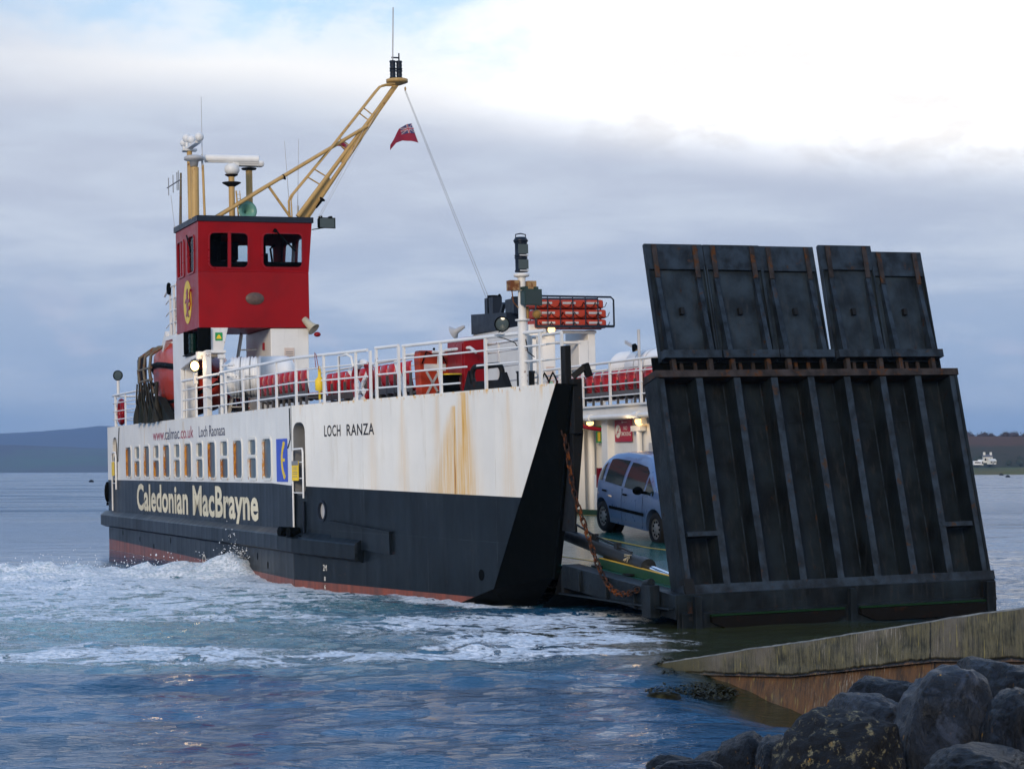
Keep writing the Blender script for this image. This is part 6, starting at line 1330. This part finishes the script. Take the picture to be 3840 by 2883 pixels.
# scrub and bare trees massed along the headland
BUSH = paint('bare_scrub', (.050, .036, .034), .9, var=.5, scale=.3); BUSHG = paint('green_scrub', (.024, .034, .018), .9, var=.5, scale=.3)
def bushes(name, spots, mt, label):
    r_ = random.Random(len(spots)); m = MB()
    for (x, y, z, s) in spots:
        for i in range(70):
            d = Vector((r_.gauss(0, 1), r_.gauss(0, 1), abs(r_.gauss(0, .8)))).normalized() * s * r_.uniform(.5, 1.05); p = Vector((x, y, z)) + Vector((d.x, d.y, d.z * .85)); a = [Vector((r_.gauss(0, 1), r_.gauss(0, 1), r_.gauss(0, 1))).normalized() * s * .16 for _ in range(3)]; m.add([p + a[0], p + a[1], p + a[2]], [(0, 1, 2)])
        m.sphere((x, y, z), s * .72, 8, (1, 1, .8))
    o = m.build(name, mt, fix=False); o['kind'] = 'stuff'; o['label'] = label
r_ = random.Random(8)
bushes('hilltop_scrub', [(140 + i * 1.55 + r_.uniform(-1, 1), 905 + r_.uniform(-6, 6), 16.2 + r_.uniform(-.6, 1.0), r_.uniform(1.3, 2.6) * (1.25 if 4 < i % 17 < 8 else 1)) for i in range(70)], BUSH, 'bare trees and scrub along the crest of the right-hand headland')
bushes('hillside_scrub', [(150 + r_.uniform(0, 85), 812 + r_.uniform(0, 60), None, r_.uniform(.9, 2.0)) for i in range(110)] and [(x, y, (y - 800) * .115 + 2.2, s) for x, y, s in [(150 + r_.uniform(0, 85), 812 + r_.uniform(0, 60), r_.uniform(.9, 2.0)) for i in range(130)]], BUSHG, 'dark scrub covering the slope of the right-hand headland')
# cottages
def house(name, px, D, z, w_, h_, label, cat, roofc, chimneys=True, rz=0.):
    X_ = (px - 1920) / 7639 * D; e = empty(name, (X_, D, z), (0, 0, rz), label=label, cat=cat); d = w_ * .55
    m = MB(); m.prism([(-w_ / 2, 0), (w_ / 2, 0), (w_ / 2, h_), (-w_ / 2, h_)], lambda a, b_, c: (a, c, b_), 0, d); m.prism([(0, h_), (d, h_), (d / 2, h_ + d * .42)], lambda a, b_, c: (c, a, b_), -w_ / 2, w_ / 2); m.build('wall', HWALL, e)
    rf = MB(); rf.quadbox((0, -.2, h_ - .1), (0, d / 2, h_ + d * .46), w_ + .5, .15, (1, 0, 0)) if False else None
    rf.add([(-w_ / 2 - .2, -.25, h_ - .1), (w_ / 2 + .2, -.25, h_ - .1), (w_ / 2 + .2, d / 2, h_ + d * .45), (-w_ / 2 - .2, d / 2, h_ + d * .45), (w_ / 2 + .2, d + .25, h_ - .1), (-w_ / 2 - .2, d + .25, h_ - .1)], [(0, 1, 2, 3), (3, 2, 4, 5)]); r = rf.build('roof', roofc, e, fix=False)
    if chimneys:
        for x in (-w_ / 2 + .5, w_ / 2 - .5): m = MB(); m.box(x - .4, x + .4, d / 2 - .4, d / 2 + .4, h_ + d * .3, h_ + d * .45 + .9); m.build('chimney', HWALL, r)
    for x in (-w_ * .28, w_ * .28): m = MB(); m.box(x - .35, x + .35, -.03, .02, h_ * .35, h_ * .75); m.build('window', BLACK, e)
    m = MB(); m.box(-.35, .35, -.03, .02, 0, h_ * .7); m.build('door', GREY, e)
HWALL = paint('harled_white_wall', (.66, .65, .58), .8, var=.05); HROOF = paint('slate_roof', (.10, .10, .11), .6)
house('cottage', 3703, 805, 4.6, 3.6, 2.4, 'white cottage with chimneys high on the slope of the far right shore', 'cottage', HROOF)
house('cottage', 3722, 800, 4.0, 3.2, 1.4, 'lower white cottage with pale roof below the chimneyed cottage', 'cottage', HWALL, False, R(30))
house('cottage', 3676, 798, 3.6, 1.8, 1.8, 'small white outbuilding left of the cottages on the far right shore', 'cottage', HWALL, False)
e = empty('caravan', ((3664 - 1920) / 7639 * 796, 796, 3.4), label='bright white caravan at the shore just right of the ramp', cat='caravan')
m = MB(); m.box(-1.6, 1.6, 0, 1.6, .35, 1.9); m.build('body', paint('caravan_white', (.82, .82, .82), .3), e, bevel=.15); m = MB(); m.box(-1.2, 1.2, -.02, .01, 1.0, 1.5); m.build('window', BLACK, e)
m = MB(); m.cyl((-.2, .1, .3), (-.2, .3, .3), .3); m.cyl((.6, .1, .3), (.6, .3, .3), .3); m.build('wheel', TYRE, e)

# ------------------------------------------------------------------ haze over the loch
if True:
    m = MB(); m.box(-6700, 6700, -400, 6900, -3, 170); hz = m.build('haze', None); hz['kind'] = 'stuff'; hm = bpy.data.materials.new('haze'); hm.use_nodes = True; n = NT(hm.node_tree); n.n.clear()
    pv = n.new('ShaderNodeVolumePrincipled'); pv.inputs['Density'].default_value = 1.4e-4; pv.inputs['Color'].default_value = (.47, .68, 1., 1); pv.inputs['Anisotropy'].default_value = .2
    n.l.new(pv.outputs[0], n.new('ShaderNodeOutputMaterial').inputs['Volume']); hz.data.materials.append(hm)
